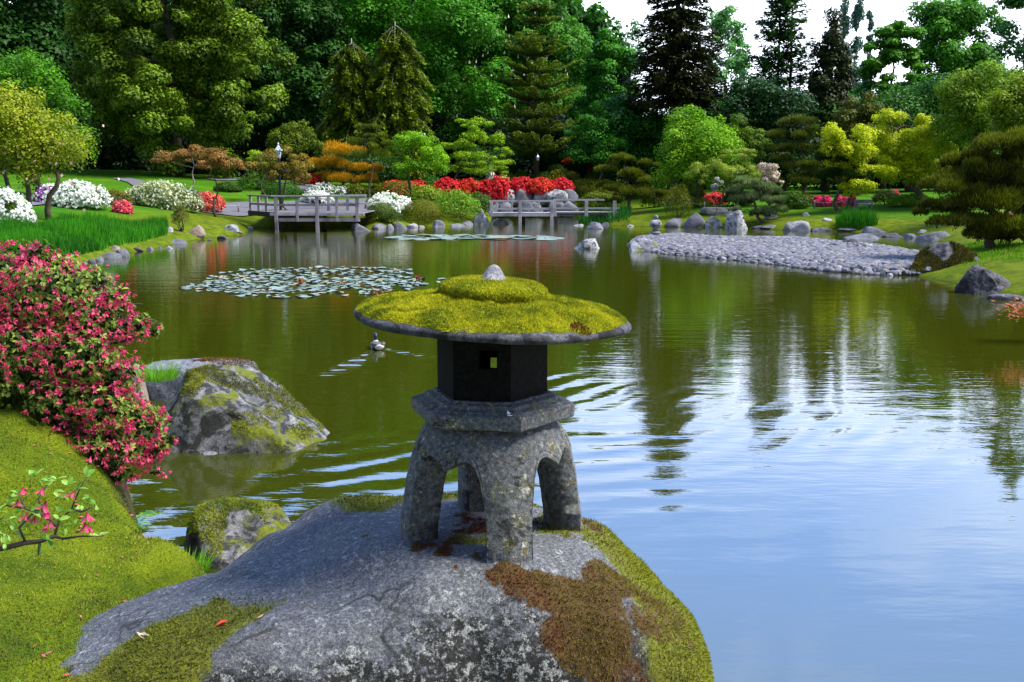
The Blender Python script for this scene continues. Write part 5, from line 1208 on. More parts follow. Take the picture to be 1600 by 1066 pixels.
for (px_, yw_, w_, h_, m_, lb) in [
    (135, 385, 25, 9, 'grey', 'flat grey stone lying in the grass above the left shore'),
    (124, 416, 26, 10, 'grey', 'grey stone at the near end of the left row, beside the pink azalea'),
    (141, 412, 15, 10, 'dark', 'small dark stone near the near end of the left row'),
    (153, 409, 15, 10, 'grey', 'small stone left of the stacked slabs on the left shore'),
    (172, 405, 30, 14, 'grey', 'larger slab stone at the bend of the left row'),
    (188, 402, 24, 17, 'grey', 'upright grey stone at the tip of the stacked slabs, left shore'),
    (178, 393, 20, 12, 'brown', 'brownish stone lying on top of the slab stones, left shore'),
    (213, 393, 20, 9, 'dark', 'dark rounded stone alone right of the slab stones, left shore'),
    (234, 391, 15, 7, 'grey', 'small low stone right of the dark rounded one, left shore'),
    (248, 390, 11, 5, 'grey', 'tiny low stone in the gap of the left row'),
    (262, 389, 14, 6, 'pale', 'small pale low stone towards the right end of the left row'),
    (275, 382, 34, 11, 'grey', 'long light grey stone under the brown tussock'),
    (263, 363, 13, 11, 'pale', 'small white stone left of the brown tussock'),
    (304, 369, 28, 22, 'brown', 'big mottled brownish boulder right of the brown tussock'),
    (327, 376, 9, 6, 'dark', 'very small dark stone in the water before the mottled boulder'),
    (345, 374, 20, 8, 'dark', 'flat dark stone in the water left of the deck'),
    (360, 362, 26, 14, 'mossy', 'yellow mossy stone on the bank left of the deck'),
    (391, 360, 11, 8, 'pale', 'small round pale stone next to the deck'),
    (372, 364, 14, 6, 'brown', 'little brown stone between the mossy stone and the deck')]:
    stone(px_, yw_, w_, h_, m_, lb, G_L)
G_C = 'stones along the far bank between deck and bridge'
for (px_, yw_, w_, h_, m_, lb) in [
    (561, 362, 38, 17, 'grey', 'broad grey boulder under the right end of the deck'),
    (592, 358, 25, 10, 'grey', 'low rounded grey stone right of the broad deck boulder'),
    (609, 358, 13, 10, 'pale', 'small white stone below the dark clipped dome'),
    (624, 358, 25, 14, 'grey', 'peaked grey stone below the clipped domes'),
    (643, 356, 20, 9, 'pale', 'pale flat stone right of the peaked grey stone'),
    (658, 356, 11, 5, 'pale', 'tiny pale stone before the large clipped oval'),
    (682, 355, 24, 14, 'grey', 'grey stone with a blunt peak at the right of the large clipped oval'),
    (712, 354, 28, 6, 'grey', 'low flat stone between the blunt peaked one and the leaning mossy rock'),
    (729, 352, 20, 9, 'pale', 'pale stone at the foot of the leaning mossy rock'),
    (782, 351, 26, 12, 'speck', 'speckled round stone under the left end of the zigzag bridge'),
    (905, 353, 16, 4, 'pale', 'thin white stone flush with the water right of the bridge'),
    (933, 358, 32, 14, 'grey', 'rounded pale grey boulder in the water right of the bridge'),
    (946, 352, 14, 6, 'grey', 'small stone tucked behind the rounded boulder right of the bridge'),
    (985, 354, 12, 4, 'pale', 'small pale stone before the shaggy pine')]:
    stone(px_, yw_, w_, h_, m_, lb, G_C)
stone(752, 352, 36, 32, 'mossy', 'tall leaning rock with yellow moss at the left end of the zigzag bridge', planes=[(.8, 0, .5, .5)], cuts=9)
stone(918, 389, 46, 21, 'speck', 'speckled domed rock standing alone in the pond', cuts=5, zbase=0, sub=5)
stone(1007, 392, 50, 24, 'mossy', 'mossy rock at the left tip of the pebble spit, carrying the small stacked stones', cuts=4, zbase=0, sub=5)
stone(1035, 378, 30, 7, 'grey', 'flat grey stone just right of the mossy tip rock')
G_R = 'stones on the right bank'
for (px_, yw_, w_, h_, m_, lb) in [
    (1054, 354, 34, 16, 'grey', 'smooth dark grey boulder right of the small stacked stones'),
    (1090, 355, 46, 28, 'grey', 'large grey boulder under the left end of the stone slab bridge'),
    (1116, 356, 28, 22, 'mossy', 'mossy boulder leaning on the large one under the slab bridge'),
    (1190, 357, 26, 6, 'dark', 'low dark stone right of the tall speckled stone'),
    (1208, 357, 34, 7, 'grey', 'flat grey stone in the water below the silver green juniper'),
    (1235, 361, 24, 18, 'grey', 'grey stone leaning behind the white pointed one'),
    (1250, 361, 36, 20, 'pale', 'white pointed stone at the water edge of the right lawn'),
    (1261, 338, 15, 8, 'pale', 'small white stone lying on the right lawn'),
    (1294, 346, 16, 7, 'pale', 'flat pale stone set in the right lawn'),
    (1284, 362, 46, 8, 'dark', 'long low dark stone along the right lawn edge'),
    (1330, 362, 36, 8, 'grey', 'long low stone below the irises of the right lawn'),
    (1366, 366, 44, 15, 'grey', 'light grey slab rising right of the irises'),
    (1352, 374, 60, 10, 'grey', 'broad flat slab before the light grey one, right bank'),
    (1399, 371, 36, 9, 'dark', 'dark low slab in the middle of the right bank row'),
    (1424, 372, 24, 9, 'grey', 'grey block left of the pointed slab, right bank'),
    (1442, 365, 14, 8, 'pale', 'small light stone behind the grey block, right bank'),
    (1465, 377, 54, 20, 'grey', 'long grey slab with a pointed top, right end of the bank row')]:
    stone(px_, yw_, w_, h_, m_, lb, G_R)
stone(1152, 359, 34, 38, 'speck', 'tall dark speckled standing stone at the right end of the slab bridge', cuts=6, sub=5, dep=.6)
stone(1206, 342, 22, 16, 'pale', 'pale stone with a mossy top in the shade under the juniper', cuts=6)
for (px_, yw_, w_, h_, m_, lb) in [(1309, 388, 36, 12, 'grey', 'smooth oval grey stone at the back edge of the pebble spit'), (1330, 384, 32, 14, 'dark', 'dark stone between the oval and the round one on the pebble spit'), (1352, 391, 26, 17, 'speck', 'round black and white stone on the pebble spit')]:
    stone(px_, yw_, w_, h_, m_, lb, 'larger stones on the pebble spit', zbase=.08)
stone(1482, 432, 112, 54, 'dark', 'wide dark rock overgrown with brown moss under the big shore pine', sub=6, cuts=4, planes=[(-.6, -.3, .75, .55)], zbase=0, name='rock')
o = bpy.context.scene.objects[-1] if False else [x for x in bpy.data.objects if x.get('label', '').startswith('wide dark rock')][0]
Vw = np.array([v.co[:] for v in o.data.vertices]); Fw = np.array([p.vertices[:] for p in o.data.polygons])
P, N = face_samples(Vw, Fw, 26000, 3); k = (P[:, 2] > .08) & (N[:, 2] > -.1) & (fbm(P * 2, 2, 3) > -.3)
moss_cover('moss', P[k], N[k], .06, leaf_mat((.03, .028, .004), (.13, .11, .012), .15, .8, 'brown_moss'), o, 4, .5 + fbm(P[k] * 1.6, 2, 9))
stone(1548, 461, 92, 48, 'dark', 'jagged black rock standing in the water at the right edge', sub=6, cuts=12, zbase=0, rough=.16)
stone(1580, 470, 60, 12, 'dark', 'low dark rock at the right edge beside the jagged black one', cuts=6, zbase=0)
# big mossy boulder and its neighbours at the near left
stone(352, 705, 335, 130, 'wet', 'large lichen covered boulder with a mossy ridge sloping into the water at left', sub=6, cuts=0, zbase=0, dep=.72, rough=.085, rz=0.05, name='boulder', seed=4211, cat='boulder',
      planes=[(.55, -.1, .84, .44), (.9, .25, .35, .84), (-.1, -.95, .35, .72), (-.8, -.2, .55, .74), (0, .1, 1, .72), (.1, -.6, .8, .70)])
def top_moss(lbl, n, size, mat, thr, seed, nzmin=.45, xr=None):
    o = [x for x in bpy.data.objects if x.get('label', '').startswith(lbl)][0]
    Vw = np.array([v.co[:] for v in o.data.vertices]); Fw = np.array([p.vertices[:] for p in o.data.polygons]); P, N = face_samples(Vw, Fw, n, seed)
    f = fbm(P * 3.2, 3, seed, .6); k = (N[:, 2] > nzmin) & (f > thr) & (P[:, 2] > .05)
    if xr is not None: k &= xr(P)
    moss_cover('moss', P[k], N[k], size, mat, o, seed + 1, .55 + fbm(P[k] * 5, 2, 9)); return o
top_moss('large lichen covered boulder', 90000, .018, MOSS_D, -.02, 61, .45, lambda P: (P[:, 0] > .05) | (P[:, 2] > .45))
stone(305, 625, 195, 66, 'grey', 'flat topped grey boulder with red moss behind the large lichen covered one', sub=6, cuts=2, planes=[(0, 0, 1, .45), (.3, -.2, .9, .5)], zbase=0, dep=.8, rough=.07, name='boulder', cat='boulder')
top_moss('flat topped grey boulder with red', 40000, .02, MOSS_R, .0, 63, .3, lambda P: (P[:, 0] > -.1))
stone(205, 640, 62, 75, 'brown', 'reddish brown weathered rock half hidden by the pink azalea', sub=5, cuts=5, zbase=0, name='rock')
stone(362, 880, 178, 96, 'wet', 'small boulder capped with bright moss between the bank and the lantern boulder', sub=6, cuts=3, planes=[(0, 0, 1, .62), (.45, -.35, .8, .62)], zbase=0, dep=.9, rough=.09, name='boulder', seed=977, cat='boulder')
top_moss('small boulder capped', 60000, .014, MOSS_G, -.05, 66, .35, lambda P: (P[:, 1] > -.03) | (P[:, 0] < -.05))
stone(326, 711, 32, 10, 'grey', 'flat wet stone lying in the water before the large lichen covered boulder', zbase=0, cuts=6, dep=.8)

# stone slab bridge
sy = at_z(1120, 353)[1] + .8
sb = MB(); Ls = q(1095, 325, sy)[0]; Rs = q(1150, 325, sy)[0]
V, Fc = rock_shape(((Rs - Ls) / 2 * 1.06, .55, .17), 55, 5, 2, [(0, 0, 1, .4), (0, -1, 0, .6), (0, 1, 0, .6)], .05, 1.0)
o = mesh('slab_bridge', V, Fc, RM['pale']); o.location = ((Ls + Rs) / 2, sy, q(1120, 329, sy)[2]); tag(o, 'long flat stone slab bridging two boulders at the right bank', 'stone bridge')
# small stacked stone ornament
p = at_Y(1024, 367, at_z(1024, 390)[1] + .5); st = empty('stone_stack', p, 'small stacked stone ornament with a ball top on the mossy rock', 'stone ornament'); k_ = mpp(p[1])
for nm_, z0_, rw, hh in (('base_stone', 0, 8.5, 6), ('middle_stone', 5, 5.5, 7), ('cap_stone', 10, 9.5, 14), ('ball', 23, 4.2, 8)):
    V, Fc = rock_shape((rw * k_, rw * k_, hh * k_ / 2), 60 + z0_, 4, 1, (), .04, 1.0); mesh(nm_, V + [0, 0, z0_ * k_ + hh * k_ / 2], Fc, RM['grey'] if nm_ != 'cap_stone' else RM['speck'], st)

# retaining wall of big stones under the red azaleas
WYY = 61.9; wl = empty('stone_wall', (q(820, 285, WYY)[0], WYY, 0.2), 'low retaining wall of large fitted grey stones under the red azaleas', 'wall'); wo = np.array(wl.location)
r = np.random.default_rng(5); xw = q(764, 300, WYY)[0]; j = 0
while xw < q(905, 300, WYY)[0]:
    for lvl in range(2):
        w_ = r.uniform(.8, 1.3); V, Fc = rock_shape((w_ * .62, .55, .52), 700 + j, 3, 9, [(0, -1, 0, .6)], .06, 1.0); j += 1
        m_ = [(.24, .25, .30), (.17, .18, .22), (.32, .32, .37)][j % 3]
        mesh('stone', V + [xw + r.uniform(-.1, .3) - wo[0], r.uniform(-.1, .1) + lvl * .25, .45 + lvl * .72 - wo[2] + .1], Fc, RM[['grey', 'speck', 'grey'][j % 3]], wl)
    xw += 1.02

# low rope fence, bench and signs of the right lawn
def rope_fence(pts, label, ptop=12):
    P0 = [ong(*p) for p in pts]; r = empty('rope_fence', P0[0], label, 'fence'); o_ = P0[0]; H_ = ptop * mpp(P0[0][1])
    for p in P0: MB().lathe([(.045, -.1), (.045, H_), (.02, H_ + .03)], 8, p - o_).build('post', WOOD, r, True)
    for a, c in zip(P0[:-1], P0[1:]):
        t = np.linspace(0, 1, 9)[:, None]; L_ = (a + (c - a) * t) - o_; L_[:, 2] += H_ * .85 - np.sin(t[:, 0] * np.pi) * .05; MB().tube(L_, .016, 5).build('rope', WOODP, r, True)
rope_fence([(1272, 326), (1322, 326), (1362, 325)], 'low post and rope fence in front of the pink azaleas on the right lawn')
rope_fence([(1047, 328), (1078, 328), (1100, 330)], 'low rope fence in front of the green clipped dome by the slab bridge')
rope_fence([(300, 331), (373, 333), (392, 335)], 'low rope fence along the path left of the viewing deck', 14)
rope_fence([(-30, 314), (36, 318), (60, 316)], 'low rope fence beside the path at the left edge', 14)
bp = ong(1349, 326); bn = empty('bench', bp, 'small pale grey bench with a backrest under the lime maples', 'bench'); k_ = mpp(bp[1])
MB().box((0, 0, 6 * k_), (26 * k_, .4, .06), 0, .005).build('seat', WOODP, bn)
MB().box((0, .2, 10.5 * k_), (26 * k_, .05, 6 * k_), 0, .005).build('backrest', WOODP, bn)
for s_ in (-1, 1): MB().box((s_ * 11 * k_, 0, 2.6 * k_), (.08, .36, 6 * k_), 0, .005).build('leg', WOODP, bn)

# gravel paths laid on the lawn
b = NB('path_gravel'); PATHM = b.done(b.pri(b.mix(b.noise(40, 3, .7), (.075, .075, .095), (.155, .15, .18)), .9, b.bump(b.noise(60, 2), .5, .01), .1))
def path(pix, width, nm='path'):
    C = np.array([ong(*p) if len(p) == 2 else [at_Y(p[0], 285, p[2])[0], p[2], 0] for p in pix]); t = np.linspace(0, len(C) - 1, 80); X = np.interp(t, range(len(C)), C[:, 0]); Y = np.interp(t, range(len(C)), C[:, 1])
    T = np.stack([np.gradient(X), np.gradient(Y)], 1); T /= np.linalg.norm(T, axis=1)[:, None]; Nn = np.stack([-T[:, 1], T[:, 0]], 1); s = np.linspace(-.5, .5, 7)
    G = np.stack([X, Y], 1)[:, None] + Nn[:, None] * (s[None, :, None] * width); Z = height(G[..., 0], G[..., 1]) + .06
    V = np.concatenate([G, Z[..., None]], -1).reshape(-1, 3); i = np.arange(80 * 7).reshape(80, 7)
    tag(mesh(nm, V, np.stack([i[:-1, :-1], i[1:, :-1], i[1:, 1:], i[:-1, 1:]], -1).reshape(-1, 4), PATHM), kind='structure')
path([(-60, 330), (40, 320), (150, 316), (210, 306), (230, 296), (215, 286), (190, 280)], 1.1)
path([(300, 326), (390, 326), (470, 324), (560, 322), (600, 318)], 3.0)
path([(470, 300), (500, 292), (430, 285), (330, 282)], 1.5)

# ------------------------------------------------------------------ iris and rush beds (nobody could count the blades)
def reeds(name, poly, n, hgt, wd, mat, seed, lean=.18):
    r = np.random.default_rng(seed); pts = np.array([ong(*p)[:2] if True else 0 for p in poly]); lo, hi = pts.min(0), pts.max(0)
    xy = lo + (hi - lo) * r.random((n * 3, 2)); ins = sdist(xy[:, 0], xy[:, 1], pts) < 0
    P3 = np.column_stack([xy, xy[:, 0] * 0]); pn = fbm(P3 * .8, 2, seed); k = ins & (pn > -.38); xy, pn = xy[k][:n], pn[k][:n]
    z = np.maximum(height(xy[:, 0], xy[:, 1]), -.05); P = np.column_stack([xy, z]); D = r.normal(size=P.shape) * lean + [0, 0, 1]
    V, Fc = blades(P, D, hgt * (1 + .9 * pn) * r.uniform(.6, 1.25, len(P)), wd, seed)
    t = np.clip(.5 + .8 * fbm(P * 1.3, 2, seed + 3) + r.normal(size=len(P)) * .2, 0, 1)
    tag(mesh(name, V, Fc, mat, None, False, {'v': np.repeat(t, 3)}), kind='stuff')
IRIS = leaf_mat((.012, .09, .005), (.055, .27, .008), .35, .5, 'iris_leaf')
reeds('iris_bed', [(-60, 362), (60, 355), (100, 345), (125, 352), (160, 346), (200, 350), (262, 352), (262, 368), (220, 380), (170, 390), (120, 404), (60, 420), (-60, 440)], 20000, .31, .030, IRIS, 12)
reeds('rush_bed', [(1305, 348), (1350, 346), (1372, 352), (1350, 360), (1308, 360)], 900, .75, .04, IRIS, 13)
reeds('iris_clump', [(905, 330), (985, 332), (985, 350), (905, 350)], 1300, .6, .04, leaf_mat((.008, .06, .01), (.03, .16, .02), .3), 14)
reeds('lawn_fringe', [(1480, 388), (1640, 385), (1640, 420), (1500, 415)], 4000, .09, .02, leaf_mat((.05, .16, .006), (.16, .34, .01), .3), 15)
GRASS = leaf_mat((.05, .20, .008), (.24, .45, .03), .35, .5, 'grass_blade')
def tuft(px, py, z, n, rad_, h, label, seed):
    p = at_z(px, py, z); r = np.random.default_rng(seed); a = r.uniform(0, 6.28, n); q_ = r.random(n) ** .5 * rad_; P = np.stack([q_ * np.cos(a), q_ * np.sin(a), a * 0 - .02], 1)
    D = np.stack([np.cos(a) * .5, np.sin(a) * .5, a * 0 + 1], 1) + r.normal(size=(n, 3)) * .25; V, Fc = blades(P, D, h * r.uniform(.5, 1.2, n), .006, seed)
    o = mesh('grass_tuft', V, Fc, GRASS, None, False, {'v': np.repeat(r.random(n), 3)}); o.location = p; tag(o, label, 'grass')
tuft(248, 590, .35, 420, .16, .20, 'bright green grass tuft growing between the two mossy boulders at left', 1)
tuft(292, 886, .40, 260, .10, .09, 'bright grass tuft where the mossy bank meets the lantern boulder', 2)

# ------------------------------------------------------------------ pebble spit
r = np.random.default_rng(31); lo, hi = SPIT.min(0), SPIT.max(0); n = 9000
xy = lo + (hi - lo) * r.random((n * 4, 2)); sdv = sdist(xy[:, 0], xy[:, 1], SPIT); xy = xy[sdv < .12][:n]
z = np.maximum(height(xy[:, 0], xy[:, 1]), -.02)
b = NB('pebble_stone'); oi = b.n('ShaderNodeObjectInfo'); rv = b.mth('FRACT', b.mth('ADD', oi.outputs['Random'], b.attr('v')))
cr = b.n('ShaderNodeValToRGB'); b.l(rv, cr.inputs[0]); e_ = cr.color_ramp.elements; e_[0].color = (.045, .048, .065, 1); e_[1].color = (.27, .27, .31, 1)
for p_, c_ in ((.3, (.08, .085, .11, 1)), (.55, (.125, .13, .165, 1)), (.72, (.17, .145, .13, 1)), (.8, (.10, .105, .13, 1)), (.92, (.19, .20, .24, 1))): e_.new(p_).color = c_
pn_ = b.noise(30, 3, .6); PEB = b.done(b.pri(b.mix(b.mth('MULTIPLY', pn_, .5), cr.outputs[0], (.12, .12, .14)), .75, b.bump(pn_, .4, .01), .3))
pm = []
for s_ in range(5):
    V, Fc = rock_shape((1, .75, .5), 300 + s_, 3, 5, (), .07, .8); me = mesh('pebble', V, Fc, PEB, None, True, {'v': np.full(len(V), s_ * .17)}); pm.append(me)
near_score = xy[:, 1] + r.normal(size=len(xy)) * 1.2; order = np.argsort(near_score)
first = True
for i_, k in enumerate(order[:300]):
    src = pm[i_ % 5]; o = src if i_ < 5 else src.copy()
    if i_ >= 5: COL.objects.link(o)
    s_ = r.uniform(.07, .16); o.location = (xy[k, 0], xy[k, 1], z[k] + .03); o.scale = (s_, s_, s_ * r.uniform(.7, 1.2)); o.rotation_euler = (r.uniform(-.3, .3), r.uniform(-.3, .3), r.uniform(0, 6.28))
    tag(o, 'rounded grey river pebble at the front of the pebble spit', 'pebble', 'pebbles of the spit')
sm = MB(); V0, F0 = rock_shape((1, .75, .5), 310, 3, 4, (), .06, .8)
V0 = V0.astype(np.float32); rest = order[300:]; kk = len(rest); a = r.uniform(0, 6.28, kk); s_ = r.uniform(.05, .15, kk)
bmx = ICO[3]; keepv = V0
Rm = np.zeros((kk, 3, 3)); Rm[:, 0, 0] = np.cos(a); Rm[:, 0, 1] = -np.sin(a); Rm[:, 1, 0] = np.sin(a); Rm[:, 1, 1] = np.cos(a); Rm[:, 2, 2] = 1
VV = np.einsum('kij,nj->kni', Rm, V0) * s_[:, None, None] + np.column_stack([xy[rest], z[rest] + .03])[:, None]
FF = (F0[None] + (np.arange(kk) * len(V0))[:, None, None]).reshape(-1, 3)
tag(mesh('pebble_bed', VV.reshape(-1, 3), FF, PEB, None, True, {'v': np.repeat(r.random(kk), len(V0))}), kind='stuff')

# ------------------------------------------------------------------ water lilies
b = NB('lily_pad'); oi = b.n('ShaderNodeObjectInfo'); cr = b.n('ShaderNodeValToRGB'); b.l(oi.outputs['Random'], cr.inputs[0]); e_ = cr.color_ramp.elements
e_[0].color = (.12, .17, .14, 1); e_[1].color = (.20, .10, .06, 1)
for p_, c_ in ((.4, (.19, .24, .23, 1)), (.8, (.12, .20, .10, 1)), (.9, (.30, .22, .10, 1))): e_.new(p_).color = c_
LPM = b.done(b.pri(cr.outputs[0], .45, spec=.5))
def pad_mesh(seed, R=.15):
    r = np.random.default_rng(seed); a = np.linspace(.12, 2 * np.pi - .12, 26); rr = 1 + .05 * np.sin(a * 3 + seed) ; V = [[0, 0, .004]]
    for q_ in (.5, 1.0):
        for i, t in enumerate(a): V.append([R * q_ * rr[i] * math.cos(t), R * q_ * rr[i] * math.sin(t), .004 + .010 * q_ ** 3 * (1 + math.sin(t * 2 + seed))])
    n = len(a); Ft = [[0, 1 + i, 2 + i] for i in range(n - 1)]; Fq = [[1 + i, 1 + n + i, 2 + n + i, 2 + i] for i in range(n - 1)]
    V = np.array(V); m_ = len(V); Vb = V - [0, 0, .005]
    return mesh('lily_pad', np.vstack([V, Vb]), [np.vstack([np.array(Ft), np.array(Ft)[:, ::-1] + m_]), np.vstack([np.array(Fq), np.array(Fq)[:, ::-1] + m_])], LPM)
PADS = [pad_mesh(s_) for s_ in range(4)]
used = 0
def pads(poly, n, rmin, rmax, label, group, seed, bias=1.0):
    global used
    pts = np.array([at_z(*p)[:2] for p in poly]); r = np.random.default_rng(seed); lo, hi = pts.min(0), pts.max(0); placed = []
    tries = 0
    while len(placed) < n and tries < 60000:
        tries += 1; x, y = lo + (hi - lo) * r.random(2); rad_ = r.uniform(rmin, rmax)
        if sdist(np.array([x]), np.array([y]), pts)[0] > 0: continue
        if any((x - a) ** 2 + (y - c) ** 2 < (.8 * (rad_ + s)) ** 2 for a, c, s in placed): continue
        placed.append((x, y, rad_))
        src = PADS[used % 4]; o = src if used < 4 else src.copy()
        if used >= 4: COL.objects.link(o)
        used += 1; s = rad_ / .15; o.location = (x, y, .004 + .002 * (used % 3)); o.scale = (s, s, 1); o.rotation_euler = (r.normal() * .035, r.normal() * .035, r.uniform(0, 6.28)); tag(o, label, 'lily pad', group)
pads([(282, 452), (330, 430), (380, 422), (480, 417), (560, 418), (640, 420), (640, 436), (660, 442), (630, 456), (560, 462), (470, 467), (400, 466), (330, 458)], 290, .07, .125, 'pale round water lily pad floating in the large patch left of the lantern', 'lily pads of the large patch', 3)
pads([(640, 434), (700, 436), (700, 448), (640, 446)], 7, .12, .17, 'lily pad adrift right of the large patch, near the mossy roof', 'stray lily pads', 5)
pads([(595, 372), (650, 367), (760, 368), (872, 371), (868, 375), (740, 374), (640, 375)], 56, .30, .48, 'pale lily pad in the thin far strip before the zigzag bridge', 'lily pads of the far strip', 4)
# the many smallest pads between the others
_r = np.random.default_rng(61); _pl = np.array([at_z(*p)[:2] for p in [(296, 452), (340, 432), (390, 425), (480, 420), (560, 420), (632, 424), (624, 452), (560, 459), (470, 464), (400, 463), (335, 457)]])
_xy = _pl.min(0) + np.ptp(_pl, axis=0) * _r.random((2200, 2)); _xy = _xy[(sdist(_xy[:, 0], _xy[:, 1], _pl) < 0) & (fbm(np.column_stack([_xy, _xy[:, 0] * 0]) * .9, 2, 5) > -.15)][:520]
_n = len(_xy); _a = np.linspace(0, 2 * np.pi, 10, endpoint=False); _R = _r.uniform(.03, .085, _n); _ph = _r.uniform(0, 6.28, _n)
_V = np.stack([_xy[:, 0, None] + _R[:, None] * np.cos(_a + _ph[:, None]), _xy[:, 1, None] + _R[:, None] * np.sin(_a + _ph[:, None]) * .9, .003 + .006 * _r.random((_n, 10))], -1)
_C = np.column_stack([_xy, np.full(_n, .002)]); _VV = np.concatenate([_V, _C[:, None]], 1).reshape(-1, 3); _b = (np.arange(_n) * 11)[:, None, None]
_f = np.array([[k, (k + 1) % 10, 10] for k in range(10)])[None]
tag(mesh('small_lily_pads', _VV, (_f + _b).reshape(-1, 3), LPM), kind='stuff')
for px_, py_ in ((652, 438), (590, 460), (470, 441)):
    p = at_z(px_, py_, .03); V, Fc = cards(np.repeat([[0, 0, .03]], 9, 0) + rng.normal(size=(9, 3)) * .03, rng.normal(size=(9, 3)), .16, .7, 5)
    o = mesh('lily_leaf', V, Fc, leaf_mat((.14, .05, .02), (.28, .13, .06), .2), None, False, {'v': rng.random(36)}); o.location = p
    tag(o, {652: 'curled red brown lily leaf standing right of the large patch', 590: 'red brown lily leaf at the near edge of the large patch', 470: 'red brown lily leaf in the middle of the large patch'}[px_], 'lily leaf')

# ------------------------------------------------------------------ the duck, seen from behind, swimming away
def duck():
    r = empty('duck', (DUCK[0], DUCK[1], 0), 'drake with dark head and pale grey body swimming away left of the lantern', 'duck', rz=math.radians(108))
    ksc = 21 * mpp(DUCK[1]) / .20
    # rings along x: (x, z centre, half width, half height)
    ringsb = [(-.235, .075, .004, .004), (-.215, .072, .022, .010), (-.185, .062, .045, .022), (-.15, .048, .066, .040), (-.10, .036, .086, .055), (-.04, .030, .098, .066), (.03, .028, .100, .070), (.09, .032, .090, .068), (.125, .045, .070, .064),
              (.145, .075, .047, .050), (.150, .110, .032, .036), (.152, .140, .028, .030), (.158, .165, .031, .030), (.170, .185, .035, .030), (.190, .195, .034, .026), (.210, .190, .026, .020), (.224, .183, .014, .010), (.24, .178, .013, .006), (.262, .174, .012, .004), (.272, .173, .004, .002)]
    n = 20; a = np.linspace(0, 2 * np.pi, n, endpoint=False); C = np.array([[x, 0, z] for x, z, _, _ in ringsb]); T = np.gradient(C, axis=0); T /= np.linalg.norm(T, axis=1)[:, None]; V = []
    for i, (x, z_, wy, hz) in enumerate(ringsb):
        up = np.array([-T[i, 2], 0, T[i, 0]]); 
        if i in (0, 1, 2, 3, 4, 5, 6, 7): up = np.array([0, 0, 1.0])
        V.append(C[i] + np.outer(np.cos(a) * wy, [0, 1, 0]) + np.outer(np.sin(a) * hz, up))
    V = np.concatenate(V) * ksc; m = len(ringsb); k = np.arange(n); k2 = (k + 1) % n
    f = np.concatenate([np.stack([i * n + k, i * n + k2, (i + 1) * n + k2, (i + 1) * n + k], 1) for i in range(m - 1)])
    mi = []
    for i in range(m - 1):
        for j in range(n):
            s = math.sin(a[j]); x = ringsb[i][0]
            if i >= 15: mi.append(3)
            elif i >= 10: mi.append(1)
            elif i == 9: mi.append(2)
            elif i <= 2: mi.append(2)
            elif i in (3, 4) and s < .2: mi.append(4)
            elif s > .75 and i < 8: mi.append(5)
            else: mi.append(0)
    def flatm(nm, c, ro=.6): b = NB(nm); return b.done(b.pri(b.mix(b.noise(60, 3), c, [x * .7 for x in c]), ro))
    ms_ = [flatm('flank_feathers', (.26, .25, .24)), flatm('head_feathers', (.006, .010, .035), .3), flatm('white_feathers', (.45, .45, .45)), flatm('bill', (.30, .26, .04), .4), flatm('rump_feathers', (.012, .012, .014)), flatm('back_feathers', (.10, .09, .085))]
    mesh('body', V, f, ms_, r, True, None, mi)
    for s_ in (-1, 1):
        Pw = np.array([[.07, s_ * .075, .075], [-.02, s_ * .088, .078], [-.10, s_ * .070, .084], [-.17, s_ * .040, .090]]) * ksc
        MB().tube(Pw, np.array([.018, .030, .026, .008]) * ksc, 8).build('wing', flatm('wing_feathers', (.09, .075, .065)), r, True)
duck()

# ------------------------------------------------------------------ the pink azalea of the near left bank
def flower_mesh(seed, nm='flower'):
    """five narrow petals flaring from a short tube, with thin stamens; axis +Z, length about 1"""
    r = np.random.default_rng(seed); V = []; F4 = []; t = []
    for k in range(5):
        a = 2 * np.pi * k / 5 + r.uniform(-.2, .2); op = r.uniform(.25, .75); L_ = r.uniform(.8, 1.1); w_ = r.uniform(.13, .24)
        prof = [(.05, 0, .05), (.10 + .06 * op, .35, .10), (.20 + .30 * op, .68 * L_, w_), (.34 + .62 * op, .95 * L_, w_ * .8), (.42 + .8 * op, 1.08 * L_ - .35 * op, .03)]
        b0 = len(V); tw = r.uniform(-.3, .3)
        for (ra, z, hw) in prof:
            e = np.array([math.cos(a), math.sin(a), 0]); u = np.array([-math.sin(a + tw), math.cos(a + tw), 0])
            V += [e * ra - u * hw + [0, 0, z + .04], e * (ra - .03) + [0, 0, z], e * ra + u * hw + [0, 0, z + .04]]; t += [min(1, z * .8 + .1 + r.uniform(-.1, .1))] * 3
        for i in range(len(prof) - 1):
            q0 = b0 + i * 3; F4 += [[q0, q0 + 1, q0 + 4, q0 + 3], [q0 + 1, q0 + 2, q0 + 5, q0 + 4]]
    F3 = []
    for k in range(3):
        a = r.uniform(0, 6.28); e = np.array([math.cos(a), math.sin(a), 0]) * .25; b0 = len(V); V += [np.array([.012, 0, .3]), np.array([-.012, 0, .3]), e + [0, 0, 1.45]]; t += [.6, .6, .9]; F3.append([b0, b0 + 1, b0 + 2])
    return np.array(V), np.array(F4), np.array(F3), np.clip(np.array(t), 0, 1)
PETAL = leaf_mat((.33, .007, .055), (.76, .10, .24), .35, .5, 'pink_petal')
FLV = [flower_mesh(s_) for s_ in range(6)]
def orient(n):                       # rotation matrices (n,3,3) taking +Z to unit vectors n
    n = n / np.linalg.norm(n, axis=1)[:, None]; h = np.where(np.abs(n[:, 2:3]) < .9, [[0, 0, 1.0]], [[1.0, 0, 0]]); x = np.cross(h, n); x /= np.linalg.norm(x, axis=1)[:, None]; y = np.cross(n, x)
    return np.stack([x, y, n], -1)
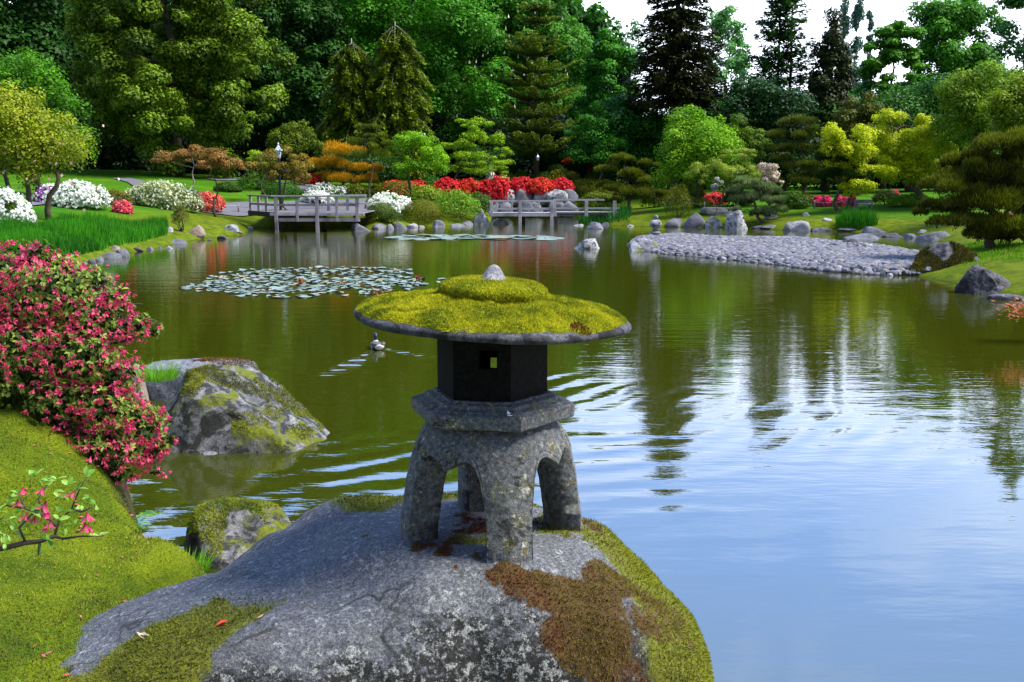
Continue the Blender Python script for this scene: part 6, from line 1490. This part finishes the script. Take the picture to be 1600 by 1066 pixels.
def flowers_merged(name, P, D, size, mat, parent, seed):
    r = np.random.default_rng(seed); Rm = orient(D); V_, F4_, F3_, T_ = [], [], [], []; o_ = 0; pick = r.integers(0, 6, len(P))
    for v in range(6):
        k = np.where(pick == v)[0]
        if not len(k): continue
        V, f4, f3, t = FLV[v]; W_ = np.einsum('kij,nj->kni', Rm[k], V) * size[k][:, None, None] + P[k][:, None]; n = len(V)
        offs = o_ + np.arange(len(k)) * n; F4_.append((f4[None] + offs[:, None, None]).reshape(-1, 4)); F3_.append((f3[None] + offs[:, None, None]).reshape(-1, 3)); V_.append(W_.reshape(-1, 3)); T_.append((t[None] + r.normal(size=(len(k), 1)) * .2).ravel()); o_ += len(k) * n
    return mesh(name, np.concatenate(V_), [np.concatenate(F4_), np.concatenate(F3_)], mat, parent, True, {'v': np.clip(np.concatenate(T_), 0, 1)})
def leaves_folded(name, P, D, N, size, mat, parent, seed, asp=.42):
    """pointed leaves, folded along the midrib"""
    r = np.random.default_rng(seed); n = len(P); size = np.broadcast_to(size, (n,))[:, None]; D = D / np.linalg.norm(D, axis=1)[:, None]; B = np.cross(N, D); B /= np.linalg.norm(B, axis=1)[:, None] + 1e-9; U = np.cross(D, B)
    st = [(.0, .0, 0), (.35, .46, .06), (.7, .40, .03), (1.0, 0, -.10)]; V = []
    for (l, w_, z) in st: V += [P + D * size * l - B * size * asp * w_ + U * size * (z + .06), P + D * size * l + U * size * z, P + D * size * l + B * size * asp * w_ + U * size * (z + .06)]
    V = np.stack(V, 1).reshape(-1, 3); base = (np.arange(n) * 12)[:, None, None]
    f = np.array([[a * 3 + c, a * 3 + c + 1, a * 3 + c + 4, a * 3 + c + 3] for a in range(3) for c in range(2)])[None]
    t = np.repeat(np.clip(r.normal(.5, .28, n), 0, 1), 12)
    return mesh(name, V, (f + base).reshape(-1, 4), mat, parent, True, {'v': t})
AZL = leaf_mat((.05, .11, .012), (.30, .38, .07), .35, .4, 'azalea_leaf')
blobs = [(15, 470, 5.7, 95, 80), (95, 465, 5.5, 85, 58), (30, 412, 5.9, 62, 34), (85, 425, 5.8, 50, 30), (150, 500, 5.4, 60, 42), (205, 512, 5.45, 30, 18), (50, 560, 5.3, 85, 60), (125, 560, 5.2, 60, 48), (0, 610, 5.2, 50, 36), (180, 585, 5.25, 38, 38),
         (95, 630, 5.15, 55, 40), (165, 640, 5.15, 55, 42), (205, 668, 5.15, 48, 42), (230, 700, 5.2, 30, 24), (165, 705, 5.05, 55, 34), (225, 655, 5.3, 36, 26), (-40, 520, 5.5, 60, 90), (185, 740, 5.1, 30, 16), (232, 518, 5.5, 22, 9), (222, 500, 5.5, 16, 10), (60, 388, 5.8, 26, 9), (150, 436, 5.5, 24, 12), (182, 462, 5.4, 20, 12), (258, 690, 5.2, 16, 10), (246, 735, 5.1, 14, 9), (245, 648, 5.3, 16, 10)]
azb = np.array([np.concatenate([at_Y(a, c, d_), [e * mpp(d_), f * mpp(d_)]]) for a, c, d_, e, f in blobs])
root_p = at_Y(20, 650, 5.75); root_p[2] = gh(root_p[0], root_p[1]); az = empty('azalea_bush', root_p, 'large azalea full of ragged pink flowers leaning over the water at near left', 'azalea')
def bush_points(n, seed, lo=.55, hi=1.05):
    r = np.random.default_rng(seed); w_ = azb[:, 3] * azb[:, 4]; k = r.choice(len(azb), n, p=w_ / w_.sum()); d = r.normal(size=(n, 3)); d[:, 1] -= .35; d /= np.linalg.norm(d, axis=1)[:, None]
    q_ = r.uniform(lo ** 3, hi ** 3, n) ** (1 / 3); q_ = q_ * (1 + .28 * fbm(d * 3 + k[:, None] * 5.0, 2, seed)); P = azb[k, :3] + d * np.stack([azb[k, 3], (azb[k, 3] + azb[k, 4]) * .45, azb[k, 4]], 1) * q_[:, None]
    return P, d
m = MB(); base0 = np.array([0, 0, -.1])
for j, bl in enumerate(azb):
    m.tube(limb_path(base0 + [.1 * (j % 3), 0, 0], bl[:3] - root_p, 900 + j, 9, .05), np.linspace(.020, .006, 9), 6)
    for g in range(5):
        e = bl[:3] - root_p + rng.normal(size=3) * [bl[3], bl[3] * .8, bl[4]] * .6; m.tube(limb_path(bl[:3] - root_p, e, 1000 + j * 9 + g, 5, .08), np.linspace(.007, .0025, 5), 4)
m.build('branches', BARK, az, True)
# leaf rosettes at the shoot tips
Pc, dc = bush_points(3200, 41); kq = fbm(Pc * 2.6, 2, 77) > -.22; Pc, dc = Pc[kq], dc[kq]; nl = 5; P = np.repeat(Pc, nl, 0) - root_p; dd = np.repeat(dc, nl, 0); rn = rng.normal(size=P.shape)
D = rn - dd * (rn * dd).sum(1)[:, None]; D = D / np.linalg.norm(D, axis=1)[:, None] + dd * .45
leaves_folded('leaves', P, D, dd + rng.normal(size=P.shape) * .3, rng.uniform(.022, .042, len(P)), AZL, az, 42)
Pd, ddk = bush_points(9000, 43, .2, .75)
V, Fc = cards(Pd - root_p, ddk + rng.normal(size=Pd.shape), .05, .5, 44); mesh('inner_leaves', V, Fc, leaf_mat((.008, .02, .004), (.05, .09, .015), .15), az, False, {'v': np.repeat(rng.random(len(Pd)), 4)})
Pf, dfl = bush_points(3000, 45, .88, 1.12); fn = fbm(Pf * 2.2, 2, 8); k = fn > -.20; Pf, dfl = Pf[k], dfl[k]
Df = dfl * .6 + np.array([.15, -.2, -.85]) + rng.normal(size=Pf.shape) * .45; sz = rng.uniform(.017, .032, len(Pf))
o_ = np.argsort(Pf[:, 1] - .3 * dfl[:, 1]); fm_ = []
for v in range(6):
    V, f4, f3, t = FLV[v]; ob = mesh('flower', V, [f4, f3], PETAL, az, True, {'v': t}); fm_.append(ob)
ro = orient(Df[o_[:100]])
for i_ in range(100):
    src = fm_[i_ % 6]; o = src if i_ < 6 else src.copy()
    if i_ >= 6: COL.objects.link(o); o.parent = az
    M_ = Matrix([list(map(float, row)) for row in ro[i_]]).to_4x4(); M_.translation = Vector(Pf[o_[i_]] - root_p); o.matrix_local = M_ @ Matrix.Scale(float(sz[o_[i_]]), 4)
rst = o_[100:]; fo = flowers_merged('flowers', Pf[rst] - root_p, Df[rst], sz[rst], PETAL, az, 46); fo['kind'] = 'stuff'

# sprig in the very near foreground
YS = 2.95; sp0 = at_Y(-40, 868, YS); sg = empty('azalea_sprig', sp0, 'gnarled azalea twig with a few pink flowers reaching in over the moss at lower left', 'azalea twig'); m = MB()
def sp_(px, py, dy=0): return at_Y(px, py, YS + dy) - sp0
pts = [sp_(-40, 868), sp_(0, 858), sp_(40, 848), sp_(62, 846, .02), sp_(85, 838, .03), sp_(98, 842, .03)]; m.tube(pts, [.010, .009, .009, .008, .007, .004], 8)
for tw in ([(85, 838, .03), (92, 815, .05), (112, 795, .05), (122, 770, .04), (135, 745, .03)], [(62, 846, .02), (60, 868, .0)], [(88, 822, .04), (70, 805, .03), (40, 795, .0), (10, 790, -.02), (-20, 795, 0)], [(40, 848, 0), (30, 825, -.03), (48, 805, -.02), (60, 800, -.02)],
           [(112, 795, .05), (128, 800, .0), (145, 792, -.03)], [(98, 842, .03), (125, 838, .0), (160, 838, -.02)], [(70, 805, .03), (60, 780, .05), (75, 755, .05)], [(40, 795, 0), (28, 770, .02)], [(0, 858, 0), (-10, 820, .03), (10, 805, .05)]):
    m.tube([sp_(*p) for p in tw], np.linspace(.0045, .0018, len(tw)), 6)
m.build('twig', BARK, sg, True)
lp = [(135, 745), (122, 765), (140, 780), (128, 790), (110, 758), (95, 775), (84, 768), (76, 752), (64, 760), (100, 800), (115, 820), (150, 790), (100, 838), (92, 812), (28, 772), (12, 788), (0, 800), (14, 812), (35, 815), (20, 830), (4, 835), (48, 800), (60, 868), (-8, 825), (155, 838), (55, 745), (30, 800), (75, 845), (8, 850), (88, 750)]
P = np.repeat(np.array([sp_(a, c, rng.uniform(-.03, .05)) for a, c in lp]), 4, 0); D = rng.normal(size=P.shape) * [1, .7, .7] + [0, 0, .35]
leaves_folded('leaves', P, D, rng.normal(size=P.shape) * .4 + [0, -.3, 1], rng.uniform(.022, .040, len(P)), leaf_mat((.10, .24, .02), (.36, .58, .12), .4, .4, 'azalea_leaf'), sg, 47, .5)
for i_, (px_, py_, s_) in enumerate([(118, 772, .038), (36, 766, .034), (68, 766, .032), (28, 786, .030), (42, 806, .034), (54, 812, .030), (72, 788, .044), (74, 802, .036), (80, 818, .034), (70, 826, .030), (136, 806, .040), (133, 822, .040), (142, 828, .030)]):
    V, f4, f3, t = FLV[i_ % 6]; Rm = orient(np.array([[rng.normal() * .4, -.3, -1.0 + rng.normal() * .3]]))[0]
    mesh('flower', (V @ Rm.T) * s_ * .8 + sp_(px_, py_ - 6, -.01), [f4, f3], PETAL, sg, True, {'v': t})

# fallen petals and twigs on the moss, one by one too small to count
r = np.random.default_rng(91); x = r.uniform(-2.6, -1.2, 420); y = r.uniform(2.9, 5.6, 420); dns = np.exp(-((x + 1.9) ** 2 / .3 + (y - 4.8) ** 2 / .4)); k = (r.random(420) < .12 + dns) & (sdist(x, y, POND) > .02); x, y = x[k], y[k]
P = np.column_stack([x, y, height(x, y) + .010]); V, f = cards(P, r.normal(size=P.shape) * .3 + [0, 0, 1], r.uniform(.012, .030, len(P)), .45, 92, .05)
tag(mesh('fallen_petals', V, f, leaf_mat((.30, .06, .04), (.62, .14, .17), .2), None, False, {'v': np.repeat(r.random(len(P)), 4)}), kind='stuff')
# a few dry leaves on the lantern boulder
for i_, (px_, py_, lb) in enumerate([(350, 978, 'small red leaf lying on the lantern boulder, left of centre'), (410, 968, 'dry tan leaf lying on the lantern boulder beside the red one'), (225, 995, 'pale dry leaf on the moss at the left of the lantern boulder')]):
    d_ = ray(px_, py_); t_ = np.linspace(3.0, 4.2, 300)[:, None]; L_ = np.array([0, 0, CZ]) + d_ * t_ ; zz_ = np.array([top_of_boulder(p[0], p[1]) for p in L_[::12]]); k = np.argmax(L_[::12, 2] <= zz_ + .004); p = L_[::12][k]
    V, f = cards(np.zeros((3, 3)) + rng.normal(size=(3, 3)) * .006 + [0, 0, .006], rng.normal(size=(3, 3)) * .35 + [0, 0, 1], .045, .35, 93 + i_, .12)
    o = mesh('fallen_leaf', V, f, leaf_mat([(.5, .04, .03), (.4, .22, .12), (.5, .42, .32)][i_], [(.7, .08, .06), (.5, .3, .2), (.6, .5, .4)][i_], .2), None, False, {'v': rng.random(12)}); o.location = p; tag(o, lb, 'leaf')

# fern on the bank beside the inlet
def fern(px, py, z, nf, L_, label, seed):
    p = at_z(px, py, z); p[2] = max(gh(p[0], p[1]), .05); r_ = empty('fern', p, label, 'fern'); r = np.random.default_rng(seed)
    for j in range(nf):
        a = r.uniform(-1.6, 1.4); l = L_ * r.uniform(.7, 1.1); t = np.linspace(0, 1, 22); e = np.array([math.cos(a), math.sin(a) * .8]); B = np.stack([e[0] * l * t, e[1] * l * t, l * (.75 * t - .75 * t ** 2.2)], 1); T = np.gradient(B, axis=0); T /= np.linalg.norm(T, axis=1)[:, None]
        sd_ = np.cross(T, [0, 0, 1.0]); sd_ /= np.linalg.norm(sd_, axis=1)[:, None]; wl_ = l * .20 * np.sin(np.clip(t * 1.05, 0, 1) * np.pi * .85 + .35)
        P = np.concatenate([B + sd_ * wl_[:, None] * .5 * s for s in (-1, 1)]); AL = np.concatenate([sd_ * s + T * .3 for s in (-1, 1)]); N = np.tile([0, 0, 1.0], (len(P), 1)) + r.normal(size=P.shape) * .1
        V, f = cards(P, N, np.concatenate([wl_, wl_]), .22, seed + j, 0, AL); mesh('frond', V, f, leaf_mat((.04, .16, .01), (.16, .38, .03), .4), r_, False, {'v': np.repeat(r.random(len(P)), 4)})
fern(205, 800, .35, 6, .26, 'small green fern growing on the bank edge above the inlet', 3)
fern(222, 845, .25, 5, .20, 'lower small fern hanging over the dark inlet water', 4)
# reddish maple branch reaching in over the water from the right
p0_ = np.array([9.3, 13.6, gh(9.3, 13.6)]); mb_ = empty('maple_shrub', p0_, 'low orange pink leaved branch reaching over the water at the right edge', 'shrub'); m = MB(); tg = [at_Y(a, c, 13.2) - p0_ for a, c in ((1590, 486), (1600, 478), (1615, 490), (1640, 470))]
for j, t in enumerate(tg): m.tube(limb_path([0, 0, -.1], t, 70 + j, 6, .05), np.linspace(.03, .006, 6), 6)
m.build('branches', BARK, mb_, True); P = np.concatenate([t + rng.normal(size=(90, 3)) * [.14, .15, .05] for t in tg]); V, f = cards(P, rng.normal(size=P.shape) * .5 + [0, 0, 1], .06, .55, 71)
mesh('foliage', V, f, leaf_mat((.25, .10, .03), (.62, .16, .14), .4), mb_, False, {'v': np.repeat(rng.random(len(P)), 4)})

# ------------------------------------------------------------------ more planting that closes the gaps on the far bank
for px_, D_, yt, yb, wd, lb, a_, c_ in [
    (1010, 67, 222, 300, 70, 'dark green bushy mass between the shaggy pine and the bright green round maple', (.008, .04, .004), (.05, .15, .008)),
    (1215, 67, 236, 312, 90, 'deep green bushy mass behind the tall tiered pine', (.008, .035, .004), (.05, .13, .008)),
    (1290, 67, 232, 312, 110, 'olive bushy mass between the tall pine and the slender lime maple', (.02, .05, .004), (.12, .17, .008)),
    (1390, 67, 226, 312, 130, 'mid green bushy mass behind the two lime maples', (.02, .07, .004), (.12, .24, .010)),
    (1490, 66, 220, 315, 110, 'mid green bushy mass left of the big shore pine', (.02, .07, .004), (.12, .23, .010)),
    (1590, 60, 225, 320, 120, 'dark green bushy mass behind the big shore pine', (.01, .04, .004), (.06, .15, .008)),
    (880, 76, 222, 280, 130, 'dark green bushy mass behind the mossy mound', (.006, .03, .004), (.03, .11, .008)),
    (760, 76, 225, 284, 110, 'dark bushy mass behind the spreading maple', (.006, .03, .004), (.03, .10, .008)),
    (560, 62, 236, 290, 130, 'dark bushy mass behind the orange tipped pine', (.006, .03, .004), (.035, .11, .008))]:
    broadleaf('understory_tree', lb, 'tree', px_, D_, yt, wd, yb, a_, c_, 7000, .15, 60, .16, 'bushy trees behind the far bank planting', .1, trans=.25)
for px_, yt, yb, wd, lb, a_, c_ in [
    (1075, 282, 312, 40, 'olive shrub at the foot of the weeping tree', (.03, .06, .004), (.16, .20, .01)),
    (1150, 296, 322, 46, 'dark green low shrub behind the tall speckled stone', (.008, .03, .003), (.05, .10, .008)),
    (1240, 300, 326, 40, 'low green shrub at the foot of the tall tiered pine', (.01, .05, .003), (.08, .17, .008)),
    (1430, 302, 322, 44, 'low clipped shrub right of the bright green low mound', (.02, .06, .003), (.12, .20, .008)),
    (1490, 300, 330, 60, 'dark green shrub beside the forked lime maple', (.008, .04, .003), (.06, .14, .008)),
    (940, 286, 318, 60, 'yellow green shrub beside the left end of the shaggy pine', (.04, .08, .003), (.22, .26, .01)),
    (1025, 296, 324, 50, 'olive shrub at the right of the shaggy pine', (.03, .05, .003), (.13, .16, .008)),
    (400, 270, 296, 60, 'dark green shrub left of the brown leaved forked tree', (.01, .05, .003), (.07, .16, .008)),
    (355, 285, 300, 40, 'low dark shrub under the right coppery tree', (.01, .04, .003), (.05, .12, .008)),
    (560, 288, 306, 50, 'low olive shrub at the foot of the orange tipped pine', (.03, .05, .003), (.16, .19, .01))]:
    domes('shrub', lb, 'shrub', [(px_, yt, yb, wd), (px_ + wd * .3, yt + 5, yb, wd * .6)], a_, c_, 3200, .10, lumps=.18, group='low shrubs filling the far bank')
# brown worn patches and stray grass on the near moss
r = np.random.default_rng(501); x, y = scatter_ground(90000, -4.8, -.9, 2.4, 7.5, 502); k = (np.abs(x / y) < .6) & (sdist(x, y, POND) > .04); x, y = x[k], y[k]
P = np.column_stack([x, y, height(x, y)]); f_ = fbm(P * 2.4, 4, 503, .6); k = f_ > .07
o = moss_cover('moss_worn', P[k], np.tile([0, 0, 1.0], (k.sum(), 1)), .013, leaf_mat((.03, .022, .008), (.11, .10, .018), .2, .8, 'worn_moss'), None, 504, .5 + f_[k]); tag(o, kind='stuff')
k = (fbm(P * 1.9, 3, 505) > .05) & (r.random(len(P)) < .16); D = r.normal(size=(k.sum(), 3)) * .4 + [0, 0, 1]
V, Fc = blades(P[k], D, r.uniform(.02, .055, k.sum()), .0035, 506); tag(mesh('stray_grass', V, Fc, GRASS, None, False, {'v': np.repeat(r.random(k.sum()), 3)}), kind='stuff')
